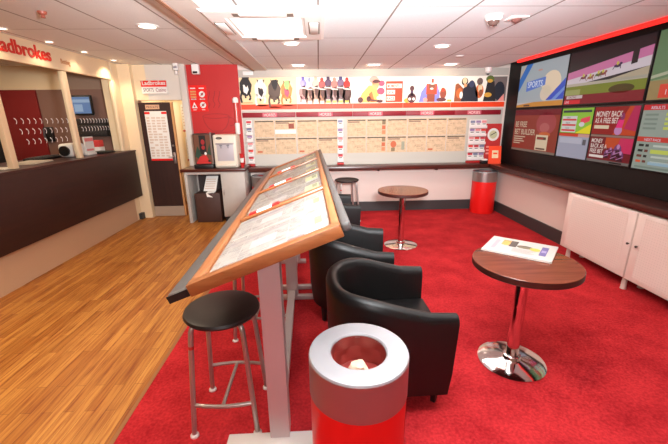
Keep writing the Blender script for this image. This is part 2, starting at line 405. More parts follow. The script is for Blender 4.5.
# ------------------------------------------------------------------ service counter on the far side
ct = thing('service_counter', 'long dark brown service counter with pale kick base beside the wood floor', 'counter', (-3.3, 4.5, 0))
MB().box(-0.02, 0.05, -4.5, 1.98, 0.44, 1.235, M_CTR, .006).build('front_panel', ct)
MB().box(-0.75, -0.03, -4.5, 1.86, 0.44, 1.235, M_CTR).build('carcass', ct)
b = MB(); b.box(-0.75, -.05, -4.5, 1.855, 1.236, 1.262, M_MAHOG); b.box(-.05, 0.055, -4.5, 1.99, 1.236, 1.262, M_MAHOG); b.build('countertop', ct)
MB().box(-0.75, -0.05, -4.5, 1.86, 0, 0.44, mat('counter_base', (196, 160, 128), 0.5)).build('base_panel', ct)
gs = thing('counter_screen', 'tall glass security screen with cream posts standing on the counter', 'glass screen', (-3.36, 4.5, 1.264))
for y0, y1, nm in ((-4.4, -1.29, 0), (-0.51, 0.61, 1), (0.69, 1.80, 2), (-1.21, -0.51, 3)):
    if nm == 3: continue
    a, c = (y0, y1) if nm != 1 else (-0.43, 0.61)
    b = MB(); b.raw([(0, a, .005), (0, c, .005), (0, c, 1.13), (0, a, 1.13)], [(0, 1, 2, 3)], M_GLASS)
    if nm:
        rows = ((0.50, 0.0), (0.385, 0.04), (0.27, 0.1)) if nm == 1 else ((0.50, 0.0), (0.385, 0.0))
        for z, off in rows:
            n = 10
            for k in range(n):
                yy = a + 0.12 + off + k * (0.093 if nm == 1 else 0.072)
                if yy > c - .08: continue
                Mr = Matrix.Translation((.0046, yy, z)) @ Matrix(((0, 0, 1, 0), (1, 0, 0, 0), (0, 1, 0, 0), (0, 0, 0, 1)))
                t = MB(Mr); t.ring(0, 0, .036, .036, .010, M_ETCH, 0, -1.0, 1.5, 12)
                t.bm.verts.index_update()
                b.raw([v.co.copy() for v in t.bm.verts], [[v.index for v in f.verts] for f in t.bm.faces], M_ETCH); t.bm.free()
    b.build('glass_pane', gs)
for yy in (-0.47, 0.65, 1.80):
    MB().box(-.03, .03, yy - .04, yy + .04, 0, 1.13, M_CREAM, .006).build('post', gs)
fs = thing('fascia_sign', 'long cream fascia sign with red lettering above the counter screen', 'sign', (-3.33, 4.5, 2.40))
MB().box(-.07, 0, -4.5, 1.76, 0, 0.268, M_CREAM, .004).build('board', fs)
b = MB(); b.text('Ladbrokes', 0, 0, 0.205, mat('sign_red', (206, 44, 30), .5), 1, sx=0.96, bold=0.004, depth=0.004); b.build('lettering', fs, loc=(0.006, -0.375, 0.085), rot=LEFTW)
b = MB(); b.text('Betting', 0, 0, 0.085, mat('sign_pale_text', (196, 132, 84), 0.5), 1, sx=0.75, depth=0.002); b.build('small_lettering', fs, loc=(0.003, 0.62, 0.085), rot=LEFTW)
# staff side of the counter: bits lying on it
ZC = 1.263
b = MB(); b.box(-.13, .13, -.10, .10, 0, .012, M_CREAMPL, .004); tag(b.build('desk_pad', loc=(-3.50, 4.02, ZC + .001)), 'pale cream writing pad lying at the near end of the counter', 'pad')
b = MB()
for k in range(5): b.box(-.15 + .005 * k, .15 - .004 * k, -.22 + .012 * k, .2, .003 * k, .003 * k + .0028, M_CREAMPL)
tag(b.build('betting_slips', loc=(-3.62, 4.62, ZC + .001), rot=(0, 0, .15)), 'spread pad of cream betting slips lying on the counter under the glass', 'paper')
t = thing('counter_tray', 'black till keyboard lying behind the glass beside the receipt printer', 'keyboard', (-3.80, 5.08, ZC + .001), 0.1)
MB().box(-.1, .1, -.26, .26, 0, .03, M_BLACK, .008).build('tray_base', t)
b = MB()
for i in range(10):
    for j in range(3): b.box(-.07 + .05 * j, -.03 + .05 * j, -.235 + .047 * i, -.198 + .047 * i, .03, .04, mat('key_grey', (52, 50, 52), 0.5))
b.build('keys', t)
t = thing('receipt_printer', 'white receipt printer with dark round paper roll behind the counter glass', 'printer', (-3.62, 5.32, ZC + .001), 0.0)
MB().box(-.11, .11, -.06, .24, 0, .19, M_WHITE, .05, 4).build('case', t)
b = MB(); b.lathe([(.07, -.02), (.07, .012)], M_BLACK, seg=24); b.build('paper_roll', t, loc=(0, -.075, .09), rot=(PI / 2, 0, 0))
t = thing('leaflet_holder', 'clear holder with white and pink leaflets behind the second glass pane', 'leaflet holder', (-3.52, 5.66, ZC + .001))
MB().box(-.03, .03, -.11, .11, 0, .03, M_WHITE, .004).build('base', t)
b = MB(); b.box(-.012, .012, -.105, .105, .03, .27, M_PAPER); b.box(.0122, .013, -.105, .105, .20, .25, mat('pale_pink', (226, 130, 130), 0.6)); b.box(.0122, .013, -.09, .08, .06, .09, mat('pale_pink', (226, 130, 130), 0.6)); b.build('leaflet', t)
b = MB(); b.box(-.12, .12, -.17, .17, 0, .022, M_BLACK, .006); b.box(-.1, .1, -.15, .15, .022, .026, M_TEAL); tag(b.build('cash_tray', loc=(-3.52, 5.96, ZC + .001)), 'flat black cash tray lying at the far end of the counter', 'tray')
t = thing('ticket_box', 'small red ticket box standing on the far end of the counter', 'box', (-3.72, 6.22, ZC + .001))
MB().box(-.06, .06, -.075, .075, 0, .08, M_WHITE, .004).build('stand', t)
MB().box(-.055, .055, -.07, .07, .081, .19, mat('pinkish_red', (212, 60, 58), 0.5), .005).build('red_block', t)
# things on the staff wall
t = thing('staff_monitor', 'black framed computer monitor with blue screen on the wall behind the counter', 'monitor', (-4.08, D - .09, 1.86))
MB().box(-.18, .18, -.02, .03, 0, .33, M_BLACK, .01).build('casing', t)
b = MB(); b.rect(-.155, .03, .155, .30, screen('blue', (96, 120, 160), 0.9)); b.rect(-.155, .21, .155, .26, screen('paleblue', (140, 160, 186), 0.9), 2); b.rect(-.12, .06, .02, .18, screen('paleblue', (140, 160, 186), 0.9), 2); b.build('display', t, loc=(0, -.021, 0), rot=BACK)
MB().box(-.05, .05, .03, .09, .1, .22, M_BLACK).build('bracket', t)
t = thing('drawer_rack', 'dark rack of drawers on the staff wall under the monitor', 'shelf', (-3.95, D - .16, 1.50))  # a rack of drawers fixed to the wall, not a shelf
MB().box(-.30, .26, 0, .16, 0, .30, M_BLACK, .006).build('carcass', t)
for k in range(3): 
    b = MB(); b.box(-.28, .24, -.012, 0, .015 + .095 * k, .1 + .095 * k, mat('rack_front', (44, 40, 42), 0.4), .004); b.build('drawer', t)
t = thing('wall_phone', 'dark wall telephone hanging on the red staff wall', 'telephone', (-4.78, D - .06, 1.42))
MB().box(-.07, .07, 0, .06, 0, .25, M_BLACK, .015).build('body', t)
b = MB(); b.tube([(-.03, -.03, .02), (-.035, -.045, .12), (-.03, -.03, .23)], .018, mat('phone_grey', (70, 66, 70), 0.4)); b.build('handset', t)
t = thing('office_chair', 'dark office chair back seen low behind the first pane of the counter', 'chair', (-5.3, 5.9, 0), 0.3)
MB().box(-.24, .24, -.22, .24, .46, .56, M_BLACK, .04, 3).build('seat', t)
MB().box(-.22, .22, .2, .28, .7, 1.62, M_BLACK, .035, 3).build('backrest', t)
MB().box(-.04, .04, .24, .29, .5, .8, M_BLACK, .01).build('back_stem', t)
b = MB(); b.lathe([(.03, .06), (.03, .47)], M_BLACK, seg=14)
for k in range(5):
    a = 2 * PI * k / 5; b.tube([(0, 0, .09), (.27 * math.cos(a), .27 * math.sin(a), .05)], .022, M_BLACK); b.lathe([(.01, 0), (.028, .01), (.028, .04), (.01, .05)], M_BLACK, (.27 * math.cos(a), .27 * math.sin(a), 0), 12)
b.build('base', t)

# ------------------------------------------------------------------ notices around the door
def sheet(name, w, h, paint, label, cat, loc, rot, group=None, th=0.003, base=None):
    b = MB(); b.box(-w / 2, w / 2, -h / 2, h / 2, -th, 0, base or M_PAPER)
    paint(b, w, h)
    return tag(b.build(name, loc=loc, rot=rot), label, cat, group)
def p_door(b, w, h):
    b.rect(-w / 2, h / 2 - .05, w / 2, h / 2 - .012, M_REDBR); b.rect(-w / 2, -h / 2, w / 2, -h / 2 + .035, M_REDBR)
    b.rect(-w / 2 + .09, h / 2 - .05, w / 2 - .09, h / 2 - .012, M_PAPER, 2)
    for k in range(4):
        for j in range(15):
            if random.random() < .85: b.rect(-w / 2 + .02 + .085 * k, h / 2 - .1 - .047 * j - .028, -w / 2 + .02 + .085 * k + random.uniform(.05, .075), h / 2 - .1 - .047 * j, mat('pale_print', (206, 186, 170), .8), 2)
sheet('door_notice', .38, .86, p_door, 'tall white rules notice with red bands fixed to the brown door', 'notice', (-2.86, 6.605, 1.485), BACK)
def p_plate(b, w, h): b.text('PRIVATE', 0, -.02, .055, M_INK, 1, 'CENTER')
sheet('door_plate', .24, .075, p_plate, 'small beige name plate near the top of the brown door', 'sign', (-2.90, 6.607, 1.985), BACK, base=mat('beige_plate', (206, 160, 128), .5))
def p_over(b, w, h):
    b.rect(-w / 2, 0.005, w / 2, h / 2, M_REDBR); b.text('Ladbrokes', 0, .035, .095, M_PAPER, 2, 'CENTER', bold=.002)
    b.text('SPORTS', -.19, -.075, .085, M_INK, 1, sx=.6); b.text('Casino', .02, -.075, .085, M_CRIM, 1, sx=.75)
sheet('hanging_sign', .43, .21, p_over, 'red and white shop sign on the wall above the brown door', 'sign', (-2.815, 6.60, 2.31), BACK, th=.03)
def p_note(b, w, h):
    for j in range(7): b.rect(-w / 2 + .02, h / 2 - .05 - .06 * j - .025, w / 2 - .02, h / 2 - .05 - .06 * j, mat('pale_print', (206, 186, 170), .8))
    b.rect(-w / 2, -h / 2, w / 2, -h / 2 + .03, M_RED, 2)
sheet('corridor_notice', .34, .55, p_note, 'yellowed notice in the corridor seen through the door gap, the upper one', 'notice', (-2.72, 7.895, 1.80), BACK)
sheet('corridor_notice', .34, .5, p_note, 'white notice in the corridor seen through the door gap, below the yellowed one', 'notice', (-2.70, 7.895, 1.16), BACK)
t = thing('coat', 'black coat hanging high in the corridor behind the door gap', 'coat', (-2.56, 7.86, 1.96))
b = MB(); b.lathe([(.02, .30), (.05, .29), (.07, .22), (.085, .1), (.095, 0)], M_BLACK, seg=16, fn=lambda r, z, a, j: r * (1 + .15 * math.sin(5 * a))); b.build('coat_body', t, loc=(0, -.08, 0))
MB().tube([(0, .035, .31), (0, -.03, .31), (0, -.06, .33)], .007, M_STEEL).build('hook', t)

# red wall artwork and info poster
b = MB()
b.ring(0, 0.10, .235, .045, .012, M_REDDK, 1)
pts = [(-.235 + .0, .10), (-.215, 0.0), (-.16, -.10), (-.08, -.16), (.08, -.16), (.16, -.10), (.215, 0.0), (.235, .10)]
b.line(pts, .012, M_REDDK, 1)
b.ring(.245, -.0, .09, .075, .012, M_REDDK, 2, -1.7, 1.9)
b.ring(0, -.15, .30, .045, .010, M_REDDK, 1, PI * .93, 2 * PI + .2)
for k in range(3):
    x = -.10 + .09 * k
    b.line([(x - .02, .24), (x + .015, .30), (x - .015, .37), (x + .02, .46), (x + .03, .52)], .014, M_REDDK, 1)
tag(b.build('cup_decal', loc=(-1.83, D - .016, 1.72), rot=BACK), 'dark red outline drawing of a steaming coffee cup on the red wall', 'wall decal')
def p_info(b, w, h):
    for (x, y, k) in ((-.075, .06, 0), (.075, .06, 1), (-.075, -.12, 2), (.075, -.12, 3)):
        b.rect(x - .045, y + .10, x + .045, y + .118, M_PAPER)
        if k == 0:
            for j in range(3): b.rect(x - .05, y - .05 + .045 * j, x + .05, y - .022 + .045 * j, mat('ochre_print', (216, 150, 90), .6))
        elif k == 2:
            b.poly([(x - .05, y - .04), (x + .05, y - .04), (x, y + .06)], M_PAPER); b.disc(x, y - .01, .015, .02, M_RED, 2)
        else:
            b.disc(x, y + .01, .052, .052, M_PAPER); b.disc(x, y + .01, .022, .022, mat('grey_print', (120, 100, 96), .6), 2); b.line([(x - .03, y - .02), (x + .03, y + .04)], .012, M_RED, 3)
        b.rect(x - .03, y - .075, x + .03, y - .065, M_PAPER)
sheet('info_poster', .32, .44, p_info, 'bright red poster with four white pictograms on the red wall', 'poster', (-2.11, D - .018, 2.12), BACK, base=M_REDBR)

# ------------------------------------------------------------------ drinks corner
dc = thing('drinks_cabinet', 'grey drinks cabinet with dark worktop and open bay below the red wall', 'cabinet', (-1.8, 6.1, 0))
MB().box(-.56, .53, -.04, .555, .905, .955, M_MAHOGX, .006).build('worktop', dc)
MB().box(-.52, -.47, 0, .55, 0, .90, M_GREY, .003).build('side_panel', dc)
MB().box(.47, .51, 0, .55, .10, .90, M_GREY, .003).build('side_panel', dc)
MB().box(.10, .14, 0.02, .55, 0.1, .90, M_GREY, .003).build('side_panel', dc)
MB().box(-.47, .47, .0, .05, .86, .90, M_GREY).build('top_rail', dc)
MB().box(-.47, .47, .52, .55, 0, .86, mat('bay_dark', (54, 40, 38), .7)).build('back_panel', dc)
MB().box(.10, .49, .06, .5, 0, .10, mat('plinth_dark', (44, 36, 34), .6)).build('plinth', dc)
dd = MB(); dd.box(.105, .508, -.018, 0, .11, .885, M_GREY, .003); d_ = dd.build('door', dc)
MB().box(.13, .145, -.03, -.018, .5, .6, M_STEEL, .003).build('handle', d_)
t = thing('waste_carton', 'brown waste carton with white printed flap inside the open cabinet bay', 'box', (-1.97, 6.35, 0.002))
M_CARD = mat('brown_carton', (66, 38, 30), .6, var=.08)
MB().box(-.22, .21, -.22, .16, 0, .52, M_CARD, .006).build('carton', t)
b = MB(); b.raw([(-.10, -.10, .54), (.12, -.10, .54), (.15, .03, .79), (-.06, .03, .79)], [(0, 1, 2, 3)], M_PAPER)
for j in range(5):
    f = .15 + j * .15; b.raw([(-.08 + .03 * f, -.1035 + .13 * f, .54 + .25 * f), (.09 + .03 * f, -.1035 + .13 * f, .54 + .25 * f), (.09 + .03 * f, -.1035 + .13 * f, .555 + .25 * f), (-.08 + .03 * f, -.1035 + .13 * f, .555 + .25 * f)], [(0, 1, 2, 3)], mat('pale_print', (206, 186, 170), .8))
b.raw([(-.01, -.222, .46), (.09, -.222, .45), (.10, -.222, .53), (.12, -.10, .545), (-.02, -.10, .545), (-.02, -.222, .53)], [(0, 1, 2, 3, 4, 5)], M_PAPER)
b.build('printed_flap', t)
t = thing('coffee_machine', 'dark coffee vending machine with red and green front on the drinks cabinet', 'coffee machine', (-1.975, 6.28, .956))
MB().box(-.15, .15, -.10, .22, .07, .58, mat('coffee_casing', (58, 44, 40), .4), .012).build('casing', t)
MB().box(-.16, .16, -.16, .20, 0, .07, M_BLACK, .01).build('drip_tray', t)
b = MB(); b.rect(-.14, 0, .14, .48, mat('coffee_photo_brown', (104, 64, 46), .4)); b.rect(-.05, .16, .06, .47, M_BLACK, 2); b.disc(.01, .36, .032, .045, M_REDDK, 3); b.disc(.01, .27, .03, .035, M_REDDK, 3)
b.poly([(-.14, .12), (-.09, .30), (-.05, .22), (-.02, .05)], M_TEAL, 3); b.poly([(.06, .16), (.12, .34), (.13, .14)], M_TEAL, 3); b.poly([(-.13, 0), (.12, 0), (.04, .15), (-.06, .12)], M_RED, 4); b.disc(.04, .17, .02, .025, M_PAPER, 5); b.disc(.09, .045, .02, .02, M_BLACK, 5)
b.build('front_graphic', t, loc=(0, -.1005, .08), rot=BACK)
MB().box(.14, .165, -.11, -.09, .07, .60, M_STEEL).build('trim_bar', t)
t = thing('drinks_dispenser', 'white rounded water dispenser with tap recess on the drinks cabinet', 'water dispenser', (-1.60, 6.26, .956))
b = MB(); b.box(-.20, .20, -.08, .24, 0, .56, M_CREAMPL, .03, 3); b.build('casing', t)
b = MB(); b.box(-.14, .14, -.088, -.079, .12, .40, mat('recess_grey', (176, 168, 172), .4), .004); b.build('recess_panel', t)
b = MB(); b.disc(-.09, .5, .055, .02, M_BLACK); b.disc(-.09, .5, .03, .008, M_STEEL, 2); b.build('badge', t, loc=(0, -.0805, 0), rot=BACK)
MB().box(-.15, .15, -.105, -.08, .395, .42, mat('recess_lip', (150, 140, 140), .4), .004).build('recess_lip', t)
for xx in (-.06, .06):
    b = MB(); b.tube([(xx, -.088, .385), (xx, -.115, .375), (xx, -.118, .335)], .010, mat('tap_grey', (140, 136, 140) if xx < 0 else (140, 136, 140), .4)); b.box(xx - .022, xx + .022, -.125, -.105, .372, .388, mat('tap_lever_grey', (120, 118, 126), .4), .003); b.build('tap', t)
MB().box(-.17, .17, -.12, -.08, .03, .07, M_CREAMPL, .008).build('drip_tray', t)
t = thing('cup_stack', 'short stack of red and white paper cups beside the water dispenser', 'cups', (-1.335, 6.20, .956))
for k in range(3):
    b = MB(); b.lathe([(.026, 0), (.036, .085), (.038, .088), (.035, .088), (.026, .01)], M_PAPER if k % 2 else M_RED, seg=18, cap1=True); b.build('cup', t, loc=(0, 0, .075 * k))
t = thing('cup_dispenser', 'clear tube dispenser of white cups fixed to the edge of the red wall', 'cup dispenser', (-1.45, D - .08, 1.50))
b = MB(); b.lathe([(.03, .16), (.03, .55)], mat('tube_rose', (214, 96, 88), .2), seg=18); b.build('tube', t)
b = MB(); b.lathe([(.05, .54), (.052, .60), (.03, .63)], M_WHITE, seg=18); b.build('cap', t)
b = MB(); b.lathe([(.034, 0), (.042, .02), (.042, .18), (.032, .2)], M_WHITE, seg=18); b.build('cup_holder', t)
MB().box(-.015, .015, .03, .08, .1, .5, M_WHITE).build('bracket', t)

# ------------------------------------------------------------------ racing banners along the back wall
def WX(px): return -1.372 + (px - 240) * .01786
def WZ(py): return 2.452 - (py - 77.3) * .01632
P = lambda n, c: mat('print_' + n, c, .6)
def banner(px0, px1, paint, label, bg):
    w = WX(px1) - WX(px0)
    b = MB(); b.box(0, w - .003, 0, .53, 0, .012, bg); b.M = Matrix.Translation((0, 0, .012)); b.rect(0, 0, w - .003, .088, M_ORANGE, 1)
    X = lambda px: (px - px0) * .01786
    Y = lambda py: .53 - (py - 77.3) * .01632
    paint(b, X, Y)
    return tag(b.build('racing_banner', loc=(WX(px0), D - .0005 - .013 * 0, WZ(77.3) - .53), rot=BACK), label, 'banner', 'printed banners above the newspaper wall')
def dog(b, X, Y, px, py, s, body, head, chest):
    x, y = X(px), Y(py)
    tone = P('dogshade', (64, 48, 44))
    b.poly([(x - .10 * s, y + .10 * s), (x - .05 * s, y + .17 * s), (x + .06 * s, y + .16 * s), (x + .11 * s, y + .06 * s), (x + .085 * s, y - .06 * s), (x + .02 * s, y - .13 * s), (x - .06 * s, y - .11 * s), (x - .105 * s, y - .02 * s)], body, 2)
    b.poly([(x - .045 * s, y + .06 * s), (x + .03 * s, y + .07 * s), (x + .05 * s, y - .02 * s), (x + .01 * s, y - .10 * s), (x - .04 * s, y - .04 * s)], chest, 3)
    b.poly([(x - .03 * s, y + .19 * s), (x + .045 * s, y + .20 * s), (x + .06 * s, y + .13 * s), (x + .035 * s, y + .05 * s), (x + .01 * s, y + .02 * s), (x - .02 * s, y + .06 * s), (x - .045 * s, y + .13 * s)], head, 4)
    b.poly([(x - .03 * s, y + .18 * s), (x - .06 * s, y + .20 * s), (x - .045 * s, y + .14 * s)], tone, 5); b.poly([(x + .045 * s, y + .19 * s), (x + .075 * s, y + .19 * s), (x + .055 * s, y + .13 * s)], tone, 5); b.disc(x + .01 * s, y + .035 * s, .014 * s, .016 * s, tone, 5)
    b.line([(x - .07 * s, y - .05 * s), (x - .10 * s, y - .14 * s), (x - .085 * s, y - .235 * s)], .034 * s, body, 2); b.line([(x + .05 * s, y - .07 * s), (x + .075 * s, y - .15 * s), (x + .05 * s, y - .195 * s)], .034 * s, body, 2)
    b.line([(x - .02 * s, y - .11 * s), (x - .01 * s, y - .16 * s)], .03 * s, tone, 1); b.disc(x, y - .24 * s, .12 * s, .012 * s, P('sandshade', (206, 168, 112)), 1)
def p_b1(b, X, Y):
    k, wh, br, or_, gr, pk = P('black', (36, 30, 32)), P('white', (246, 240, 230)), P('greyhound', (92, 74, 66)), P('orange', (226, 130, 70)), P('green', (150, 196, 120)), P('pink', (214, 80, 110))
    dog(b, X, Y, 246, 88, 1.0, k, k, wh); dog(b, X, Y, 260.5, 91, 1.0, wh, wh, k); dog(b, X, Y, 274, 92, 1.05, br, k, br); dog(b, X, Y, 286, 92, .95, or_, gr, pk)
    b.disc(X(245), Y(90), .025, .04, wh, 6)
def rider(b, X, Y, px, py, s, silk, cap, horse):
    x, y = X(px), Y(py)
    b.disc(x, y - .10 * s, .08 * s, .12 * s, horse, 2); b.poly([(x - .02 * s, y + .0), (x + .035 * s, y + .02), (x + .045 * s, y - .10 * s), (x + .015 * s, y - .18 * s), (x - .02 * s, y - .12 * s)], P('horsedark', (96, 64, 58)), 4); b.line([(x - .06 * s, y - .02 * s), (x + .06 * s, y - .03 * s)], .016 * s, P('white', (246, 240, 230)), 5)
    b.disc(x, y + .05 * s, .06 * s, .07 * s, silk, 3); b.disc(x, y + .13 * s, .03 * s, .036 * s, cap, 4)
    for q in (-1, 1): b.line([(x + q * .04 * s, y - .16 * s), (x + q * .05 * s, y - .26 * s)], .03 * s, horse, 2)
def p_b2(b, X, Y):
    cols = [((140, 136, 200), (100, 90, 170)), ((190, 186, 206), (140, 150, 180)), ((206, 190, 170), (190, 170, 150)), ((206, 90, 90), (206, 60, 50)), ((100, 70, 100), (70, 40, 70)), ((210, 130, 120), (190, 140, 120)), ((130, 100, 130), (70, 60, 110)), ((210, 40, 30), (220, 40, 30))]
    hs = [(176, 130, 130), (190, 150, 136), (196, 160, 140), (170, 124, 100), (130, 104, 110), (190, 160, 160), (116, 92, 98), (86, 50, 46)]
    for i, ((s, c), h) in enumerate(zip(cols, hs)):
        rider(b, X, Y, 302.5 + i * 6.2, 86.5 + (i % 2) * 1.4, 1.02, P('silk%d' % i, s), P('cap%d' % i, c), P('horse%d' % i, h))
    b.rect(X(325), Y(103.6), X(348), Y(101), P('grass', (226, 210, 90)), 1)
def p_b3(b, X, Y):
    ye, pk, sk, dk, rd, wh = P('yellow', (240, 178, 96)), P('pink', (214, 80, 110)), P('skin', (232, 160, 110)), P('dark', (92, 48, 52)), P('orangered', (244, 72, 36)), P('white', (246, 240, 230))
    b.poly([(X(357), Y(103.8)), (X(361), Y(94)), (X(368), Y(86)), (X(374), Y(86)), (X(378), Y(94)), (X(378), Y(103.8))], ye, 2)
    b.disc(X(373), Y(80.5), .09, .06, P('palepink', (236, 150, 140)), 3); b.disc(X(374.5), Y(85), .065, .085, sk, 3); b.disc(X(375.5), Y(82), .07, .028, dk, 4)
    b.disc(X(380.5), Y(84), .06, .05, pk, 2); b.disc(X(380), Y(92), .07, .06, pk, 3); b.disc(X(380), Y(99), .075, .04, wh, 3); b.disc(X(379), Y(102.3), .06, .03, dk, 3)
    b.poly([(X(368), Y(95)), (X(371), Y(92)), (X(374), Y(103)), (X(370), Y(103.6))], P('orange2', (222, 112, 60)), 3); b.disc(X(368), Y(100), .04, .05, dk, 3); b.line([(X(369), Y(101)), (X(376), Y(102))], .03, dk, 4); b.disc(X(359.5), Y(101), .05, .05, dk, 3)
    b.rect(X(385), Y(103.6), X(402), Y(82), rd, 2)
    for i, (s, w) in enumerate((('MOMENTS', .27), ('OF A', .15), ('RACE', .15))):
        y = Y(88.3 + i * 6.4); b.rect(X(386), y - .012, X(386) + w, y + .062, wh, 3); b.text(s, X(386) + .008, y, .068, rd, 4, sx=.68 if i == 0 else .78, bold=.0012)
def p_b4(b, X, Y):
    dk, bl, rd, sk, or_, wh, pk = P('dark', (92, 48, 52)), P('blue', (120, 126, 206)), P('scarlet', (222, 66, 40)), P('brownskin', (120, 70, 56)), P('orange', (226, 130, 70)), P('white', (246, 240, 230)), P('palepink', (236, 150, 140))
    b.disc(X(411.5), Y(99.5), .08, .085, dk, 2); b.disc(X(411.5), Y(89.5), .04, .045, dk, 3); b.line([(X(411.5), Y(91)), (X(411.5), Y(97))], .05, P('purple', (90, 60, 90)), 2); b.disc(X(409.5), Y(100.5), .025, .025, wh, 4); b.disc(X(413.5), Y(100.5), .025, .025, wh, 4); b.disc(X(407), Y(102), .06, .04, P('yellow2', (248, 176, 70)), 1)
    b.poly([(X(419), Y(103.8)), (X(421), Y(93)), (X(426), Y(86)), (X(437), Y(86)), (X(440), Y(94)), (X(440), Y(103.8))], bl, 2)
    b.poly([(X(426), Y(85)), (X(437), Y(85)), (X(437), Y(96)), (X(426), Y(96))], rd, 3); b.rect(X(427), Y(103.8), X(435), Y(95), P('rust', (140, 66, 46)), 4)
    b.disc(X(431.5), Y(87.5), .06, .075, sk, 5); b.disc(X(432), Y(82.4), .075, .055, wh, 6); b.rect(X(430.8), Y(84), X(433.2), Y(80), rd, 7); b.disc(X(431.5), Y(90), .03, .015, wh, 6)
    b.disc(X(425.5), Y(101.5), .04, .035, pk, 5)
    b.disc(X(443.5), Y(95), .06, .09, P('rust', (140, 66, 46)), 2); b.disc(X(443), Y(91), .035, .035, rd, 3); b.disc(X(442), Y(101.5), .09, .035, dk, 3); b.rect(X(448), Y(103.6), X(452.5), Y(101.5), P('yellow2', (248, 176, 70)), 2)
def p_b5(b, X, Y):
    k, nv, or_, sk, gn, gy, yl = P('black', (36, 30, 32)), P('navy', (34, 36, 48)), P('horseorange', (216, 104, 48)), P('skin', (232, 160, 110)), P('helmetgreen', (96, 110, 46)), P('greybrown', (110, 90, 84)), P('gold', (214, 160, 60))
    b.poly([(X(455), Y(103.8)), (X(455.5), Y(86)), (X(458), Y(84.5)), (X(466), Y(92)), (X(466), Y(103.8))], P('chestnut', (150, 82, 50)), 2); b.disc(X(460), Y(95), .055, .085, or_, 3); b.disc(X(462), Y(97), .03, .06, P('white', (246, 240, 230)), 4)
    b.poly([(X(462), Y(103.8)), (X(464), Y(90)), (X(469), Y(84)), (X(475), Y(84)), (X(479), Y(95)), (X(480), Y(103.8))], nv, 3); b.disc(X(464.8), Y(83), .06, .065, k, 4); b.disc(X(464.8), Y(82.3), .042, .05, P('cream', (232, 206, 164)), 5); b.disc(X(472), Y(85.5), .05, .06, P('bluegrey', (60, 66, 96)), 4); b.disc(X(465.5), Y(87), .03, .03, sk, 5)
    b.disc(X(480.5), Y(93), .075, .12, or_, 3); b.disc(X(480.2), Y(83), .055, .06, gy, 4); b.disc(X(481), Y(90), .04, .08, P('cream', (232, 206, 164)), 4); b.disc(X(482), Y(95), .04, .06, P('chestnut', (150, 82, 50)), 5)
    b.poly([(X(485), Y(103.8)), (X(487), Y(90)), (X(488), Y(82)), (X(495), Y(83)), (X(497), Y(95)), (X(498), Y(103.8))], k, 5); b.disc(X(490.5), Y(80.6), .075, .06, gn, 6); b.disc(X(490.5), Y(82.5), .05, .03, yl, 7); b.disc(X(489.5), Y(97), .07, .04, yl, 7)
    b.rect(X(494), Y(103.8), X(508), Y(78), P('shade', (120, 104, 100)), 1); b.disc(X(501), Y(93), .1, .16, nv, 2); b.poly([(X(500), Y(103.8)), (X(506), Y(96)), (X(507), Y(103.8))], P('palepink', (236, 150, 140)), 3)
M_BN = mat('banner_cream', (244, 214, 164), .6); M_BN2 = mat('banner_white', (248, 240, 226), .6)
banner(240, 296, p_b1, 'banner of four running greyhounds on a sandy ground', M_BN)
banner(296, 352, p_b2, 'banner of a field of racing horses and jockeys on white', M_BN2)
banner(352, 403, p_b3, 'banner with a jockey in yellow and a red panel of three lines', M_BN2)
banner(403, 452, p_b4, 'banner with a figure in blue sleeves and striped cap', M_BN2)
banner(452, 508, p_b5, 'banner of dark helmeted riders at the video wall corner', M_BN2)
# header rails with the word
hx = [(-1.36, -.41, 268), (-.40, .62, 324), (.625, 1.60, 375), (1.605, 2.50, 428), (2.505, 3.36, 477)]
hl = ['crimson header rail under the greyhound banner', 'crimson header rail under the racing horses banner', 'crimson header rail under the yellow jockey banner', 'crimson header rail under the blue sleeved figure banner', 'crimson header rail under the dark riders banner']
for (a, c, px), l in zip(hx, hl):
    t = thing('header_rail', l, 'header sign', ((a + c) / 2, D - .001, 1.785), group='header rails over the newspaper wall')
    b = MB(); b.box(-(c - a) / 2, (c - a) / 2, -.03, 0, 0, .085, M_CRIM, .004); b.build('rail', t)
    xx = WX(px) - (a + c) / 2
    b = MB(); b.rect(xx - .13, .008, xx + .13, .078, mat('header_pink', (196, 84, 100), .6), 0); b.text('HORSES', xx, .018, .07, mat('header_white', (240, 214, 206), .6), 1, 'CENTER', sx=.85); b.build('lettering', t, loc=(0, -.031, 0), rot=BACK)
structure('trim_6', MB().box(-1.36, 3.40, D - .012, D, .92, 1.90, M_SLAT))

# newspaper pages pinned up: two rows
def page(b, w, h, i):
    b.rect(-w / 2 + .015, h / 2 - .03, w / 2 - .015, h / 2 - .012, P('ink', (150, 126, 106)), 1)
    if i % 3 == 1:
        b.rect(-w / 2 + .02, h / 2 - .062, w / 2 - .12, h / 2 - .04, P('inkpale', (136, 110, 90)), 1)
    if i in (1,):
        b.rect(w / 2 - .13, h / 2 - .15, w / 2 - .03, h / 2 - .06, P('rust', (140, 66, 46)), 2); b.rect(-w / 2 + .0, h / 2 - .24, w / 2, h / 2 - .165, M_PAPER, 1)
    if i in (5, 15): 
        for j in range(3): b.rect(w / 2 - .085, -h / 2 + .03 + .085 * j, w / 2 - .02, -h / 2 + .1 + .085 * j, P(['tanp', 'rustp', 'olivep'][j], [(204, 130, 90), (190, 96, 60), (130, 110, 80)][j]), 2)
    if i == 16: b.disc(-.06, .0, .055, .06, P('rustp', (190, 96, 60)), 2); b.rect(-.1, -.13, -.03, -.06, P('olivep', (130, 110, 80)), 2); b.rect(.09, -.1, .15, .05, P('greyp', (150, 150, 130)), 2)
    if i in (10, 12, 18): b.rect(-w / 2 + .03, -h / 2 + .03, -w / 2 + .12, -h / 2 + .06, P('rustp', (190, 96, 60)), 2)
